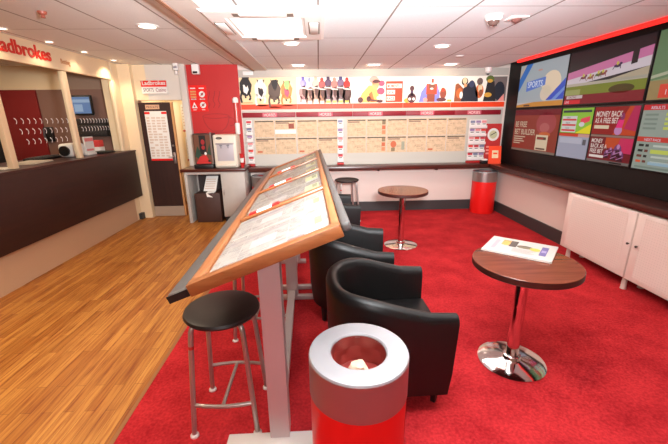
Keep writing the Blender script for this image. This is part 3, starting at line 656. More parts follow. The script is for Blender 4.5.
cols = [(254, 274), (274, 295), (295.6, 316), (316, 337), (345, 364.5), (364.5, 385), (385, 405.5), (405.5, 425.5), (425.5, 445.5), (445.5, 465.5)]
n = 0
for r, (z0, z1) in enumerate(((1.435, 1.735), (1.13, 1.425))):
    for k, (a, c) in enumerate(cols):
        x0, x1 = WX(a) + .045, WX(c) + .04
        x0 = -1.17 + (a - 254) * .01853; x1 = -1.17 + (c - 254) * .01853
        w = x1 - x0 - .012; h = z1 - z0
        b = MB(); b.box(-w / 2, w / 2, -h / 2, h / 2, -.003, 0, M_NEWSW); page(b, w, h, n)
        side = 'before the slim leaflet rack' if k < 4 else 'beyond the slim leaflet rack'
        kk = k if k < 4 else k - 4
        tag(b.build('newspaper_page', loc=((x0 + x1) / 2, D - .0125, (z0 + z1) / 2), rot=BACK), 'cream newspaper page on the wall, %s row, %s in line %s' % ('upper' if r == 0 else 'lower', ordinal(kk), side), 'newspaper', 'newspaper pages pinned along the back wall')
        n += 1

# leaflet racks + leaflets
M_RACKW = mat('rack_white', (226, 214, 210), .4)
ic = [P('crimson', (196, 50, 60)), P('violet', (150, 120, 160)), P('red2', (214, 60, 50)), P('greyblue', (120, 124, 150)), P('rose', (226, 140, 140))]
def rack(x, name_lbl, tiers, ncol, y, z0, z1, where):
    w = .105 * ncol
    t = thing('leaflet_rack', name_lbl, 'leaflet rack', (x, y, z0))
    MB().box(-w / 2, w / 2, .0, .012, 0.0, z1 - z0, M_RACKW).build('back_panel', t)
    MB().box(-w / 2 - .01, w / 2 + .01, -.06, .012, 0, .035, M_RED, .004).build('base', t)
    step = (z1 - z0 - .05) / tiers
    for k in range(tiers):
        b = MB(); zz = .04 + step * k
        b.box(-w / 2, w / 2, -.045, -.04, zz, zz + step * .35, M_RACKW); b.box(-w / 2, w / 2, -.045, 0, zz, zz + .006, M_RACKW); b.build('pocket', t)
        for c_ in range(ncol):
            xx = x - w / 2 + .0525 + .105 * c_
            b = MB(); b.box(-.043, .043, 0, step * .92, -.004, 0, M_PAPER); b.rect(-.043, step * .62, .043, step * .92, ic[(k * 2 + c_ * 3) % 5], 1); b.rect(-.03, step * .44, .03, step * .54, M_INK, 1)
            o = tag(b.build('leaflet', loc=(xx, y - .03, z0 + zz + .0075), rot=(PI / 2 - .12, 0, 0)), 'small leaflet, %s tier up%s, in %s' % (ordinal(k), '' if ncol == 1 else ', %s column along' % ordinal(c_), where), 'leaflet', 'leaflets in the wall racks')
rack(-1.255, 'slim white leaflet rack on the back wall beside the red wall', 6, 1, D - .026, .925, 1.74, 'the rack by the red wall')
rack(.395, 'slim white leaflet rack between the newspaper pages', 5, 1, D - .026, .925, 1.74, 'the rack between the newspapers')
rack(2.92, 'wide white leaflet rack beside the tall red poster', 5, 3, D - .10, .925, 1.70, 'the wide rack near the corner')

# ledges
lb = thing('wall_ledge', 'dark mahogany shelf ledge running along the back wall under the newspapers', 'ledge', (1, D, .85))
MB().box(-2.27, 2.42, -.34, -.013, 0, .07, M_MAHOGX, .008).build('ledge_board', lb)
for xx in (-1.0, 0.1, 1.2): MB().box(xx - .015, xx + .015, -.15, -.013, -.05, 0, M_MAHOG).build('bracket', lb)
lr = thing('wall_ledge', 'dark mahogany shelf ledge running below the video wall', 'ledge', (3.42, 3.0, .85))
MB().box(-.32, .008, -4.5, 3.66, 0, .07, M_MAHOG, .008).build('ledge_board', lr)
for yy in (-3.6, -2.2): MB().box(-.25, -.042, yy - .015, yy + .015, -.10, 0, M_STEEL).build('bracket', lr)
# corner display
def p_tall(b, w, h):
    b.disc(0, h * .22, .105, .115, M_PAPER); b.disc(0, h * .22, .07, .075, P('olivep2', (190, 190, 150)), 2); b.line([(-.05, h * .2), (.05, h * .28)], .014, M_INK, 3)
    for j in range(3): b.rect(-w / 2 + .03, -h * .12 - .06 * j, w / 2 - .03, -h * .12 - .06 * j + .03, P('palepink', (236, 150, 140)))
sheet('tall_poster', .28, .70, p_tall, 'tall red poster with a white circle standing on the corner of the ledge', 'poster', (3.24, 6.60, 1.275), (PI / 2 - .05, 0, -.12), base=M_RED, th=.006)
t = thing('leaflet_card', 'bright orange leaning card with pale square standing at the ledge corner', 'card', (3.20, 6.36, .921), -.15)
b = MB(); b.box(-.11, .11, 0, .32, -.006, 0, M_ORANGE); b.rect(-.05, .10, .06, .24, P('cream', (244, 226, 190))); b.rect(-.03, .17, .04, .2, M_ORANGE, 2); b.build('card', t, rot=(PI / 2 - .18, 0, 0))
b = MB(); b.raw([(-.06, .05, .22), (.06, .05, .22), (.06, .14, 0), (-.06, .14, 0)], [(0, 1, 2, 3)], M_ORANGE); b.build('stand', t)
t = thing('slip_box', 'small black slip box with white paper beside the orange card', 'box', (3.02, 6.42, .921))
MB().box(-.05, .06, -.05, .05, 0, .06, M_BLACK, .006).build('box_body', t); MB().box(-.04, .05, -.052, .03, .061, .085, M_PAPER).build('paper', t)

# ------------------------------------------------------------------ video wall
XS = 3.42
def display(y1, z0, w, h, paint, label):
    t = thing('wall_screen', label, 'screen', (XS, y1, z0), rot=RIGHTW, group='screens of the video wall')
    b = MB(); b.box(0.004, w - .004, .004, h - .004, -.028, -.002, M_BLACK, .003); b.build('bezel', t)
    b = MB(); paint(b, w, h); b.build('display', t)
    return t
S = screen
def fr(b, w, h, col): b.rect(.016, .016, w - .016, h - .016, col, 0)
def s_blue(b, w, h):
    fr(b, w, h, S('skygrey', (168, 178, 184)))
    b.poly([(.016, .26), (.016, .46), (.19, h - .016), (.36, h - .016)], S('azure', (52, 112, 190)), 1); b.poly([(.016, .46), (.016, .60), (.13, h - .016), (.19, h - .016)], S('sand', (190, 176, 164)), 1)
    b.disc(.88, .34, .22, .17, S('peach', (232, 212, 184)), 1); b.disc(.78, .20, .14, .11, S('peach2', (222, 204, 184)), 1)
    b.poly([(.80, .10), (w - .016, .38), (w - .016, .10)], S('royal', (46, 84, 196)), 2); b.poly([(.93, .10), (w - .016, .27), (w - .016, .22), (1.03, .10)], S('skyb', (110, 150, 216)), 3)
    b.poly([(.25, .25), (.74, .32), (.74, .44), (.25, .40)], S('blockblue', (92, 124, 206)), 4); b.text('SPORTS', .28, .31, .125, S('whitet', (214, 224, 240)), 5, sx=.92, bold=.002)
    b.poly([(.016, .016), (w - .016, .016), (w - .016, .085), (.5, .085), (.016, .05)], S('ochre', (206, 142, 62)), 3); b.poly([(.016, .03), (.45, .05), (.45, .085), (.016, .085)], S('palegrey', (196, 190, 186)), 2); b.rect(.23, .025, .4, .05, S('darkbar', (92, 60, 50)), 5); b.disc(.57, .55, .06, .014, S('rosebar', (196, 150, 140)), 2)
def s_race(b, w, h):
    fr(b, w, h, S('night', (38, 36, 40)))
    b.poly([(.016, .30), (w - .016, .42), (w - .016, .56), (.016, .42)], S('pinkboard', (198, 116, 160)), 1); b.poly([(.016, .24), (w - .016, .36), (w - .016, .46), (.016, .33)], S('boardwhite', (206, 196, 204)), 2)
    b.poly([(1.02, .40), (1.10, .41), (1.10, .60), (1.02, .58)], S('night', (38, 36, 40)), 4)
    b.rect(.016, .13, w - .016, .25, S('turf', (116, 128, 44)), 3); b.rect(.016, .24, w - .016, .275, S('railwhite', (178, 170, 156)), 4); b.poly([(.60, .25), (w - .016, .36), (w - .016, .25)], S('railtan', (176, 164, 140)), 4); b.rect(.016, .13, .3, .2, S('lightgreen', (150, 158, 96)), 4); b.disc(.95, .16, .18, .05, S('darkturf', (72, 62, 26)), 5)
    for (x, y, c) in ((.32, .335, (120, 60, 70)), (.44, .325, (150, 96, 70)), (.57, .345, (96, 100, 60)), (.64, .35, (140, 70, 70)), (.84, .41, (60, 44, 76))):
        m = S('runner%d' % int(x * 100), c); b.disc(x, y, .05, .018, m, 6); b.disc(x + .045, y + .02, .02, .014, m, 6); b.disc(x, y + .028, .018, .02, S('jock%d' % int(x * 100), (200, 190, 80)), 7); b.line([(x - .04, y), (x - .06, y - .035)], .01, m, 6); b.line([(x + .04, y), (x + .05, y - .035)], .01, m, 6)
    b.rect(.016, .016, w - .016, .13, S('maroon', (122, 26, 38)), 5); b.rect(.06, .085, .36, .125, S('greytag', (196, 184, 184)), 6); b.rect(.02, .02, .33, .07, S('redtag', (210, 40, 50)), 6); b.text('LIVE', .04, .03, .045, S('whitet', (214, 224, 240)), 7); b.text('RACING', .1, .092, .04, S('maroon', (122, 26, 38)), 7)
def s_green(b, w, h):
    fr(b, w, h, S('fieldgreen', (96, 128, 92))); b.poly([(.016, .20), (w - .016, .36), (w - .016, .20)], S('fieldgreen2', (130, 148, 108)), 1); b.poly([(.016, .25), (w - .016, .45), (w - .016, .41), (.016, .22)], S('railtan2', (170, 176, 150)), 2)
    b.rect(.016, .016, w - .016, .2, S('tan', (150, 130, 86)), 1); b.rect(.14, .03, .6, .16, S('redbox', (214, 66, 50)), 3); b.text('1 2 3', .2, .06, .07, S('whitet', (214, 224, 240)), 4)
def s_builder(b, w, h):
    fr(b, w, h, S('rust', (142, 50, 36))); b.rect(.016, h - .1, w - .016, h - .016, S('winered', (110, 24, 36)), 1); b.disc(.9, .46, .24, .17, S('rosehaze', (160, 66, 70)), 1); b.disc(.88, .40, .12, .07, S('rosehaze2', (178, 92, 92)), 2); b.disc(.9, .30, .14, .04, S('oranger', (196, 96, 50)), 2)
    wt = S('cream', (204, 186, 160))
    b.text('BE FREE', .06, .40, .125, wt, 3, sx=.82, bold=.0015); b.text('BET BUILDER', .06, .28, .125, wt, 3, sx=.82, bold=.0015)
    for j, l in enumerate((.34, .27, .32, .2)): b.rect(.06, .235 - .035 * j, .06 + l, .25 - .035 * j, wt, 3)
    b.rect(.70, .06, 1.0, .29, S('cardcream', (216, 196, 166)), 3); b.rect(.73, .22, .96, .26, S('darkbar', (92, 60, 50)), 4); b.rect(.73, .07, .96, .095, S('darkbar', (92, 60, 50)), 4); b.text('WINNER', .74, .225, .04, S('redtag', (210, 40, 50)), 5)
    b.rect(.016, .016, w - .016, .05, S('greybar', (120, 104, 92)), 2)
def s_quad(b, w, h):
    fr(b, w, h, S('black', (16, 14, 16)))
    wt = S('adwhite', (226, 214, 206))
    q = .60
    b.rect(.02, .345, q, h - .02, S('lime', (136, 190, 60)), 1); b.rect(.04, h - .075, q - .03, h - .045, S('navybar', (36, 56, 66)), 2); b.rect(.04, .355, .33, .565, S('whitepanel', (206, 206, 204)), 2)
    for j in range(3): b.rect(.05, .37 + .068 * j, .32, .392 + .068 * j, S('redtag', (210, 40, 50)), 3); b.text('ODDS', .12, .398 + .068 * j, .03, S('navybar', (36, 56, 66)), 3)
    b.poly([(.33, .345), (q, .345), (q, .47)], S('yellow', (226, 214, 40)), 2); b.poly([(.40, .45), (.56, .50), (.56, .565), (.40, .53)], S('pinktag', (226, 70, 90)), 3); b.disc(.43, .46, .05, .03, S('whitepanel', (206, 206, 204)), 4)
    b.rect(.02, .02, q, .34, S('lilacgrey', (158, 160, 178)), 1); b.rect(.02, .30, q, .34, S('orangebar', (206, 62, 40)), 2); b.rect(.40, .30, q, .34, S('palebar', (200, 150, 140)), 3); b.rect(.05, .21, .48, .285, S('paleform', (178, 180, 196)), 2); b.rect(.50, .20, .56, .27, S('darkgrey', (92, 90, 96)), 2)
    x0 = .625
    b.rect(x0, .35, w - .02, h - .02, S('adred', (142, 22, 26)), 1); b.poly([(x0 + .33, .35), (w - .02, .35), (w - .02, h - .02), (x0 + .5, h - .02)], S('adorange', (190, 66, 30)), 2); b.poly([(x0 + .47, .42), (w - .02, .40), (w - .02, h - .02), (x0 + .56, h - .02)], S('admagenta', (178, 34, 84)), 3)
    b.text('MONEY BACK', x0 + .03, .555, .088, wt, 5, sx=.70, bold=.001); b.text('AS A FREE BET', x0 + .03, .48, .088, wt, 5, sx=.62, bold=.001); b.rect(x0 + .03, .415, x0 + .26, .455, S('buttoncream', (216, 200, 172)), 4)
    b.disc(x0 + .40, .40, .055, .05, S('lilac', (190, 130, 180)), 4); b.poly([(x0 + .36, .43), (x0 + .45, .43), (x0 + .46, .52), (x0 + .38, .52)], S('hotpink', (226, 44, 120)), 5); b.disc(x0 + .43, .555, .03, .04, S('plum', (130, 50, 96)), 5)
    b.rect(x0, .32, w - .02, .345, S('greybar2', (140, 110, 100)), 2)
    b.rect(x0, .05, w - .02, .318, S('adwine', (112, 14, 28)), 1); b.poly([(x0 + .25, .20), (w - .02, .18), (w - .02, .318), (x0 + .25, .318)], S('adorange2', (190, 70, 30)), 2); b.poly([(x0 + .42, .16), (w - .02, .15), (w - .02, .318), (x0 + .46, .318)], S('adpink', (200, 40, 90)), 3)
    for j, s in enumerate(('MONEY', 'BACK AS A', 'FREE BET')): b.text(s, x0 + .03, .25 - .062 * j, .07, wt, 5, sx=.74, bold=.001)
    b.rect(x0 + .03, .075, x0 + .26, .105, wt, 4)
    for (x, y, r) in ((.30, .13, .035), (.35, .17, .03), (.45, .18, .055), (.50, .12, .045), (.41, .12, .04)): b.disc(x0 + x, y, r, r * 1.25, S('violet', (112, 60, 110)), 5); b.disc(x0 + x + .004, y + r * .75, r * .4, r * .5, S('lilac', (176, 130, 170)), 6); b.poly([(x0 + x - r, y - r * 1.4), (x0 + x + r, y - r * 1.4), (x0 + x + r * .5, y + r * .1), (x0 + x - r * .6, y)], S('darkplum', (60, 10, 30)), 6); b.line([(x0 + x - r, y - r), (x0 + x + r * .9, y - r * .2)], .008, S('lilac', (176, 130, 170)), 7)
    b.rect(x0, .02, w - .02, .05, S('greybar3', (110, 104, 100)), 2); b.rect(x0 + .36, .025, x0 + .54, .042, S('black', (16, 14, 16)), 3)
def s_table(b, w, h):
    fr(b, w, h, S('formgreen', (146, 160, 150))); b.rect(.016, h - .07, w - .016, h - .016, S('redtop', (196, 36, 46)), 1); b.rect(.016, .30, w - .016, .35, S('redbar', (200, 60, 50)), 1); b.text('RESULTS', .1, h - .06, .04, S('whitet', (214, 224, 240)), 2); b.text('NEXT RACE', .1, .31, .035, S('whitet', (214, 224, 240)), 2)
    for j in range(4): b.rect(.28, .56 - .045 * j, w - .03, .585 - .045 * j, S('limeform', (192, 204, 92)), 1); b.rect(.05, .56 - .045 * j, .2, .58 - .045 * j, S('formgrey', (120, 136, 126)), 1)
    for j, c in enumerate(((30, 30, 30), (30, 30, 30), (40, 40, 36), (220, 90, 50))): b.rect(.05, .25 - .055 * j, .11, .275 - .055 * j, S('chip%d' % j, c), 1); b.rect(.13, .25 - .055 * j, .17, .275 - .055 * j, S('chip%d' % ((j * 2) % 4), c), 1); b.rect(.22, .252 - .055 * j, .7, .272 - .055 * j, S('formpale', (190, 200, 190)), 2)
    b.rect(.2, .185, w - .03, .225, S('limeform', (192, 204, 92)), 3); b.rect(.2, .07, w - .03, .1, S('bluish', (150, 180, 200)), 2); b.rect(.05, .03, w - .03, .05, S('formgrey', (120, 136, 126)), 2)
W, H = 1.225, .685
display(6.262, 1.878, 1.215, H, s_blue, 'upper screen with blue and white sports graphic at the far end')
display(5.045, 1.878, 1.28, H, s_race, 'upper screen showing a horse race under a dark sky')
display(3.757, 1.878, W, H, s_green, 'upper screen showing a green racecourse with red score box')
display(6.262, 1.178, 1.22, H, s_builder, 'lower screen with rust coloured bet advert and cream lettering')
display(5.04, 1.178, 1.28, H, s_quad, 'lower screen split into four adverts, green and red')
display(3.757, 1.178, W, H, s_table, 'lower screen with pale green racing results table')
t = thing('led_strip', 'glowing red light strip along the ceiling edge above the video wall', 'light strip', (3.12, 2.5, 2.52))
MB().box(-.03, .03, -5.0, 3.30, 0.024, .058, M_LED, .004).build('diffuser', t)
MB().box(-.035, .05, -4.6, 4.14, .066, .16, M_WHITE).build('channel', t)

# ------------------------------------------------------------------ cabinet under the video wall
cb = thing('low_cabinet', 'long white perforated door cabinet on short legs under the video wall', 'cabinet', (3.10, 4.20, 0))
MB().box(.02, .27, -2.02, 0, .137, .834, M_CABW, .004).build('body', cb)
for k in range(2):
    y1 = -.01 - 1.0 * k; y0 = y1 - .99
    b = MB(); b.box(-.0, .02, y0 + .004, y1 - .004, .14, .83, M_CABW, .003); b.box(-.0025, .0, y0 + .09, y1 - .09, .18, .80, M_PERF)
    d_ = b.build('door', cb)
    kb = MB(); kb.lathe([(.006, 0), (.006, .012), (.012, .014), (.012, .022), (.006, .025)], mat('dark_knob', (58, 44, 40), .4), seg=14)
    kb.build('knob', d_, loc=(-.001, (y0 + .02) if k == 0 else (y1 - .07), .505), rot=(0, -PI / 2, 0))
for (xx, yy) in ((.05, -.12), (.05, -.98), (.24, -.12), (.24, -.98), (.05, -1.9), (.24, -1.9)):
    b = MB(); b.lathe([(.03, 0), (.026, .01), (.022, .137)], mat('cabinet_leg', (196, 176, 166), .4), (xx, yy, .004), 14); b.build('leg', cb)

# ------------------------------------------------------------------ slanted newspaper reading desk
v = Vector((-.0272, .99963, 0)).normalized()
u = Vector((.657, .0, .25)); u = (u - v * u.dot(v)).normalized(); nrm = u.cross(v).normalized()
N0 = Vector((-.58, 1.40, 1.076))
MD = Matrix((( u.x, v.x, nrm.x, N0.x), (u.y, v.y, nrm.y, N0.y), (u.z, v.z, nrm.z, N0.z), (0, 0, 0, 1)))
ORG = Vector((-.25, 3.2, 0))
ML = Matrix.Translation(-ORG) @ MD
WD, LD = .703, 3.70
dk = thing('reading_desk', 'long sloping reading desk with oak framed newspaper panes on grey posts', 'reading desk', ORG)
MB(ML).box(.02, WD - .02, .02, LD - .02, -.05, -.022, M_OAK).build('back_board', dk)
for nm, a in (('frame_rail', (0, .055, 0, LD)), ('frame_rail', (WD - .035, WD, 0, LD))):
    MB(ML).box(a[0], a[1], a[2], a[3], -.052, 0, M_OAK, .004).build(nm, dk)
b = MB(ML); b.box(-.001, WD + .001, -.022, .035, -.055, .002, M_OAKX, .004); b.build('end_board', dk)
b = MB(ML); b.box(0, WD, LD - .045, LD, -.052, 0, M_OAKX, .004); b.build('end_board', dk)
PV = [.035, .955, 1.885, 2.80, LD - .045]
for k in range(1, 4):
    MB(ML).box(.055, WD - .035, PV[k] - .035, PV[k] + .035, -.03, .0, M_OAKX, .004).build('divider_bar', dk)
for k in range(4):
    y0 = PV[k] + (.035 if k else 0); y1 = PV[k + 1] - (.035 if k < 3 else 0)
    MB(ML).raw([(.056, y0, -.009), (WD - .036, y0, -.009), (WD - .036, y1, -.009), (.056, y1, -.009)], [(0, 1, 2, 3)], M_GLASS2).build('glass_pane', dk)
b = MB(ML); b.box(-.105, -.004, -.012, LD, -.055, -.012, M_PAD, .014, 3); b.box(-.103, -.006, -.014, -.011, -.05, -.016, M_BLACK); b.build('low_rail', dk)
b = MB(ML); b.box(WD + .003, WD + .044, -.008, LD, -.045, -.002, M_PAD, .013, 3); b.build('high_rail', dk)
for k in range(1, 4):                       # red and white title strips on the divider bars
    b = MB(ML); x0 = .13 if k == 1 else .17
    b.box(x0, x0 + .22, PV[k] - .027, PV[k] + .027, .0008, .010, M_REDBR); b.box(x0 + .055, x0 + .165, PV[k] - .0275, PV[k] + .0275, .001, .0112, M_PAPER); b.build('title_strip', dk)
def dpt(yy): return -.25 - .0272 * (yy - 1.6)
for yy in (1.615, 3.24, 4.15):
    x = dpt(yy); zt = 1.183
    b = MB(); b.raw([(x - .060 - ORG.x, yy - .045 - ORG.y, .03), (x + .046 - ORG.x, yy - .045 - ORG.y, .03), (x + .046 - ORG.x, yy + .045 - ORG.y, .03), (x - .060 - ORG.x, yy + .045 - ORG.y, .03),
                     (x - .060 - ORG.x, yy - .045 - ORG.y, zt - .0612), (x + .046 - ORG.x, yy - .045 - ORG.y, zt - .012), (x + .046 - ORG.x, yy + .045 - ORG.y, zt - .012), (x - .060 - ORG.x, yy + .045 - ORG.y, zt - .0612)],
                    [(0, 3, 2, 1), (4, 5, 6, 7), (0, 1, 5, 4), (1, 2, 6, 5), (2, 3, 7, 6), (3, 0, 4, 7)], M_SATIN); b.build('post', dk)
    b = MB()
    if yy < 2: b.box(x - .30 - ORG.x, x + .21 - ORG.x, yy - .16 - ORG.y, yy - .005 - ORG.y, .006, .034, M_PLATE, .006)
    elif yy > 4: b.box(x - .27 - ORG.x, x + .12 - ORG.x, yy - .03 - ORG.y, yy + .03 - ORG.y, .006, .05, M_SATIN, .005)
    else:
        b.box(x - .27 - ORG.x, x + .27 - ORG.x, yy - .05 - ORG.y, yy - .0 - ORG.y, .006, .05, M_SATIN, .005); b.box(x - .27 - ORG.x, x + .27 - ORG.x, yy + .17 - ORG.y, yy + .22 - ORG.y, .006, .05, M_SATIN, .005); b.box(x - .03 - ORG.x, x + .03 - ORG.x, yy - .0 - ORG.y, yy + .17 - ORG.y, .01, .045, M_SATIN)
    b.build('foot', dk)
b = MB(); xa, xb = dpt(1.66), dpt(4.10)
b.raw([(xa - .045 - ORG.x, 1.66 - ORG.y, .06), (xa + .02 - ORG.x, 1.66 - ORG.y, .06), (xa + .02 - ORG.x, 1.66 - ORG.y, .11), (xa - .045 - ORG.x, 1.66 - ORG.y, .11), (xb - .045 - ORG.x, 4.10 - ORG.y, .06), (xb + .02 - ORG.x, 4.10 - ORG.y, .06), (xb + .02 - ORG.x, 4.10 - ORG.y, .11), (xb - .045 - ORG.x, 4.10 - ORG.y, .11)],
      [(0, 3, 2, 1), (4, 5, 6, 7), (0, 1, 5, 4), (1, 2, 6, 5), (2, 3, 7, 6), (3, 0, 4, 7)], M_SATIN); b.build('stretcher', dk)
# newspapers lying under the panes
dn = ['spread newspaper under the first sloping desk pane, at the near end', 'spread newspaper under the second sloping desk pane from the near end', 'spread newspaper under the third sloping desk pane from the near end', 'spread newspaper under the farthest sloping desk pane']
for k in range(4):
    y0 = PV[k] + (.045 if k else .02); y1 = PV[k + 1] - (.045 if k < 3 else .02)
    w = WD - .036 - .056 - .02; h = y1 - y0
    b = MB(); b.box(-w / 2, w / 2, -h / 2, h / 2, -.002, 0, M_NEWSD)
    b.rect(-w / 2 + .02, h * .02, w / 2 - .02, h * .035, P('pagefold', (206, 198, 190)), 1)
    for j in range(2):
        yb = -h / 2 + .5 * h * (j + 1) - .05
        b.rect(-w / 2 + .03, yb - .03, w / 2 - .16, yb, P('inkgrey', (150, 142, 140)), 1); b.rect(-w / 2 + .03, yb - .07, w / 2 - .25, yb - .045, P('inkpale2', (170, 160, 158)), 1)
        b.rect(-.12, yb - .22, .02, yb - .1, P('photogrey', (186, 180, 178)), 1)
        b.rect(w / 2 - .13, yb - .30, w / 2 - .02, yb - .10, P('pagegreen', (212, 212, 170)), 1); b.rect(w / 2 - .07, yb - .24, w / 2 - .03, yb - .12, P('pageolive', (150, 156, 120)), 2); b.rect(w / 2 - .12, yb - .34, w / 2 - .02, yb - .31, P('pageblue', (196, 210, 218)), 1)
    b.rect(w / 2 - .20, -h / 2 + .03, w / 2 - .12, -h / 2 + .06, P('pagered', (214, 120, 120)), 1)
    for q in range(6): b.line([(-w / 2 + .04 + .03 * q, -h / 2 + .02), (-w / 2 + .06 + .03 * q, -h / 2 + .06)], .006, P('inkgrey', (150, 142, 140)), 1)
    o = b.build('desk_newspaper'); o.matrix_world = MD @ Matrix.Translation((.056 + .010 + w / 2, (y0 + y1) / 2, -.0185))
    tag(o, dn[k], 'newspaper', 'newspapers under the sloping desk panes')

# ------------------------------------------------------------------ bar stools
ZF = .004
def bar_stool(loc, label):
    t = thing('bar_stool', label, 'stool', loc, group='black topped bar stools')
    b = MB(); b.lathe([(.02, .690), (.18, .690), (.203, .698), (.211, .711), (.205, .725), (.18, .734), (.08, .739), (.0, .740)], M_SEATV, seg=44, cap1=False); b.build('seat', t)
    for sx in (-1, 1):
        for sy in (-1, 1):
            b = MB(); b.tube([(sx * .085, sy * .085, .689), (sx * .115, sy * .115, .687), (sx * .132, sy * .132, .672), (sx * .137, sy * .137, .655), (sx * .142, sy * .142, .60), (sx * .180, sy * .180, .016)], .0140, M_ALU, 12)
            if sx < 0 and sy < 0:
                b.tube([(sx * .1434, sy * .1434, .575), (sx * .1446, sy * .1446, .556)], .0150, P('legred', (200, 60, 56)), 12)
            l = b.build('leg', t)
            MB().lathe([(.024, 0), (.024, .010), (.016, .018)], M_PLATE, (sx * .180, sy * .180, 0), 18).build('foot_cap', l)
    for sy in (-1, 1):
        pts = [(-.167, sy * .167, .205)] + [(-.167 + .334 * f, sy * (.167 + .02 * math.sin(PI * f)), .205) for f in (.2, .4, .6, .8)] + [(.167, sy * .167, .205)]
        MB().tube(pts, .0115, M_ALU, 10).build('footrest_bar', t)
    MB().tube([(0, -.187, .205), (0, .187, .205)], .0105, M_ALU, 10).build('cross_bar', t)
    return t
st = bar_stool((-.575, 1.815, ZF), 'black topped bar stool with silver legs under the near end of the reading desk')
dup(st, (-.545, 2.72, ZF), 0.0, 'bar stool mostly hidden below the reading desk, one silver leg showing')
dup(st, (.47, 6.10, ZF), 0.2, 'far bar stool with round black seat by the back wall ledge')

# ------------------------------------------------------------------ tub chairs
def superarc(front, back, hw, ex=2.5, n=18):
    """outline from near arm front round the back to far arm front"""
    cx = back + min(.40, (front - back) * .55)
    pts = [(front, -hw), ((front + cx) / 2, -hw)]
    for i in range(n + 1):
        a = -PI / 2 - PI * i / n
        c, s_ = math.cos(a), math.sin(a)
        pts.append((cx + (cx - back) * math.copysign(abs(c) ** (2 / ex), c), hw * math.copysign(abs(s_) ** (2 / ex), s_)))
    return pts + [((front + cx) / 2, hw), (front, hw)]
def tub_chair(loc, rz, label):
    t = thing('tub_chair', label, 'armchair', loc, rz, 'black leather tub chairs')
    HW, FR = .375, .728
    outer = superarc(FR, 0, HW); inner = superarc(FR, .085, HW - .085)
    co, fc = [], []
    N = 11
    for (ox, oy), (ix, iy) in zip(outer, inner):
        f = min(1, max(0, (ox - .12) / .55)); f = f * f * (3 - 2 * f)
        zt = .785 - .108 * f
        mx, my = (ox + ix) / 2, (oy + iy) / 2
        def L(k, z, sc=0.0): return (ox + (ix - ox) * k + sc * (.38 - ox), oy + (iy - oy) * k - sc * oy, z)
        co += [L(.05, .138, .06), L(0, .30, .03), L(0, zt - .05), L(.08, zt - .02), L(.28, zt - .003), L(.5, zt), L(.72, zt - .004), L(.92, zt - .022), L(1, zt - .055), L(1, .40), L(1, .30)]
    n = len(outer)
    for i in range(n - 1):
        for j in range(N):
            j2 = (j + 1) % N
            fc.append((i * N + j, i * N + j2, (i + 1) * N + j2, (i + 1) * N + j))
    fc.append(list(range(N))[::-1]); fc.append([(n - 1) * N + j for j in range(N)])
    b = MB(); b.raw(co, fc, M_LEATHER); b.build('shell', t, ang=50)
    plan = superarc(FR + .012, .095, HW - .092)
    b = MB()
    top = [(x, y) for x, y in plan]
    nn = len(top); co = []; cxm = .43
    for z, s_ in ((.24, 1.0), (.415, 1.0), (.440, .985), (.453, .93), (.457, .6)):
        co += [(cxm + (x - cxm) * s_, y * s_, z) for x, y in top]
    fc = [[i for i in range(nn)][::-1]] + [[4 * nn + i for i in range(nn)]]
    for l in range(4):
        for i in range(nn): fc.append((l * nn + i, l * nn + (i + 1) % nn, (l + 1) * nn + (i + 1) % nn, (l + 1) * nn + i))
    b.raw(co, fc, M_LEATHER); b.build('seat_cushion', t)
    MB().box(.10, .70, -.235, .235, .142, .24, M_LEATHER, .01).build('seat_base', t)
    for (x, y) in ((.665, -.245), (.665, .245), (.14, -.25), (.14, .25)):
        b = MB(); b.lathe([(.020, 0), (.028, .142)], M_BLACK, (x, y, 0), 4, fn=None); b.build('leg', t)
    return t
tc = tub_chair((.022, 2.045, ZF), 0.03, 'black leather tub chair nearest, behind the red waste bin')
dup(tc, (-.118, 3.06, ZF), -.04, 'second black leather tub chair, tucked beside the sloping desk behind the nearest one')
dup(tc, (-.245, 4.66, ZF), .10, 'farthest black leather tub chair, in front of the far bar stool')

# ------------------------------------------------------------------ coffee tables
def coffee_table(loc, label):
    t = thing('coffee_table', label, 'table', loc, group='round pedestal coffee tables')
    b = MB(); b.lathe([(.02, .753), (.335, .753), (.340, .758)], M_EDGE, seg=56, cap1=False); b.lathe([(.340, .758), (.340, .795)], M_EDGE, seg=56, cap0=False, cap1=False); b.lathe([(.340, .795), (.337, .799), (.0, .800)], M_TABLE, seg=56, cap0=False, cap1=False); b.build('tabletop', t)
    b = MB(); b.lathe([(.043, .035), (.043, .752)], M_CHROME, seg=28); b.build('column', t)
    b = MB(); b.lathe([(.09, .737), (.09, .7525)], M_BLACK, seg=24); b.build('top_plate', t)
    b = MB(); b.lathe([(.225, 0), (.232, .005), (.232, .010), (.21, .018), (.12, .028), (.062, .036), (.06, .062), (.044, .066)], M_CHROME, seg=48); b.build('base', t)
    return t
ctb = coffee_table((1.388, 2.168, ZF), 'round mahogany pedestal table holding a newspaper, near the white cabinet')
dup(ctb, (1.13, 4.70, ZF), .6, 'round mahogany pedestal table with bare top in the middle of the carpet')
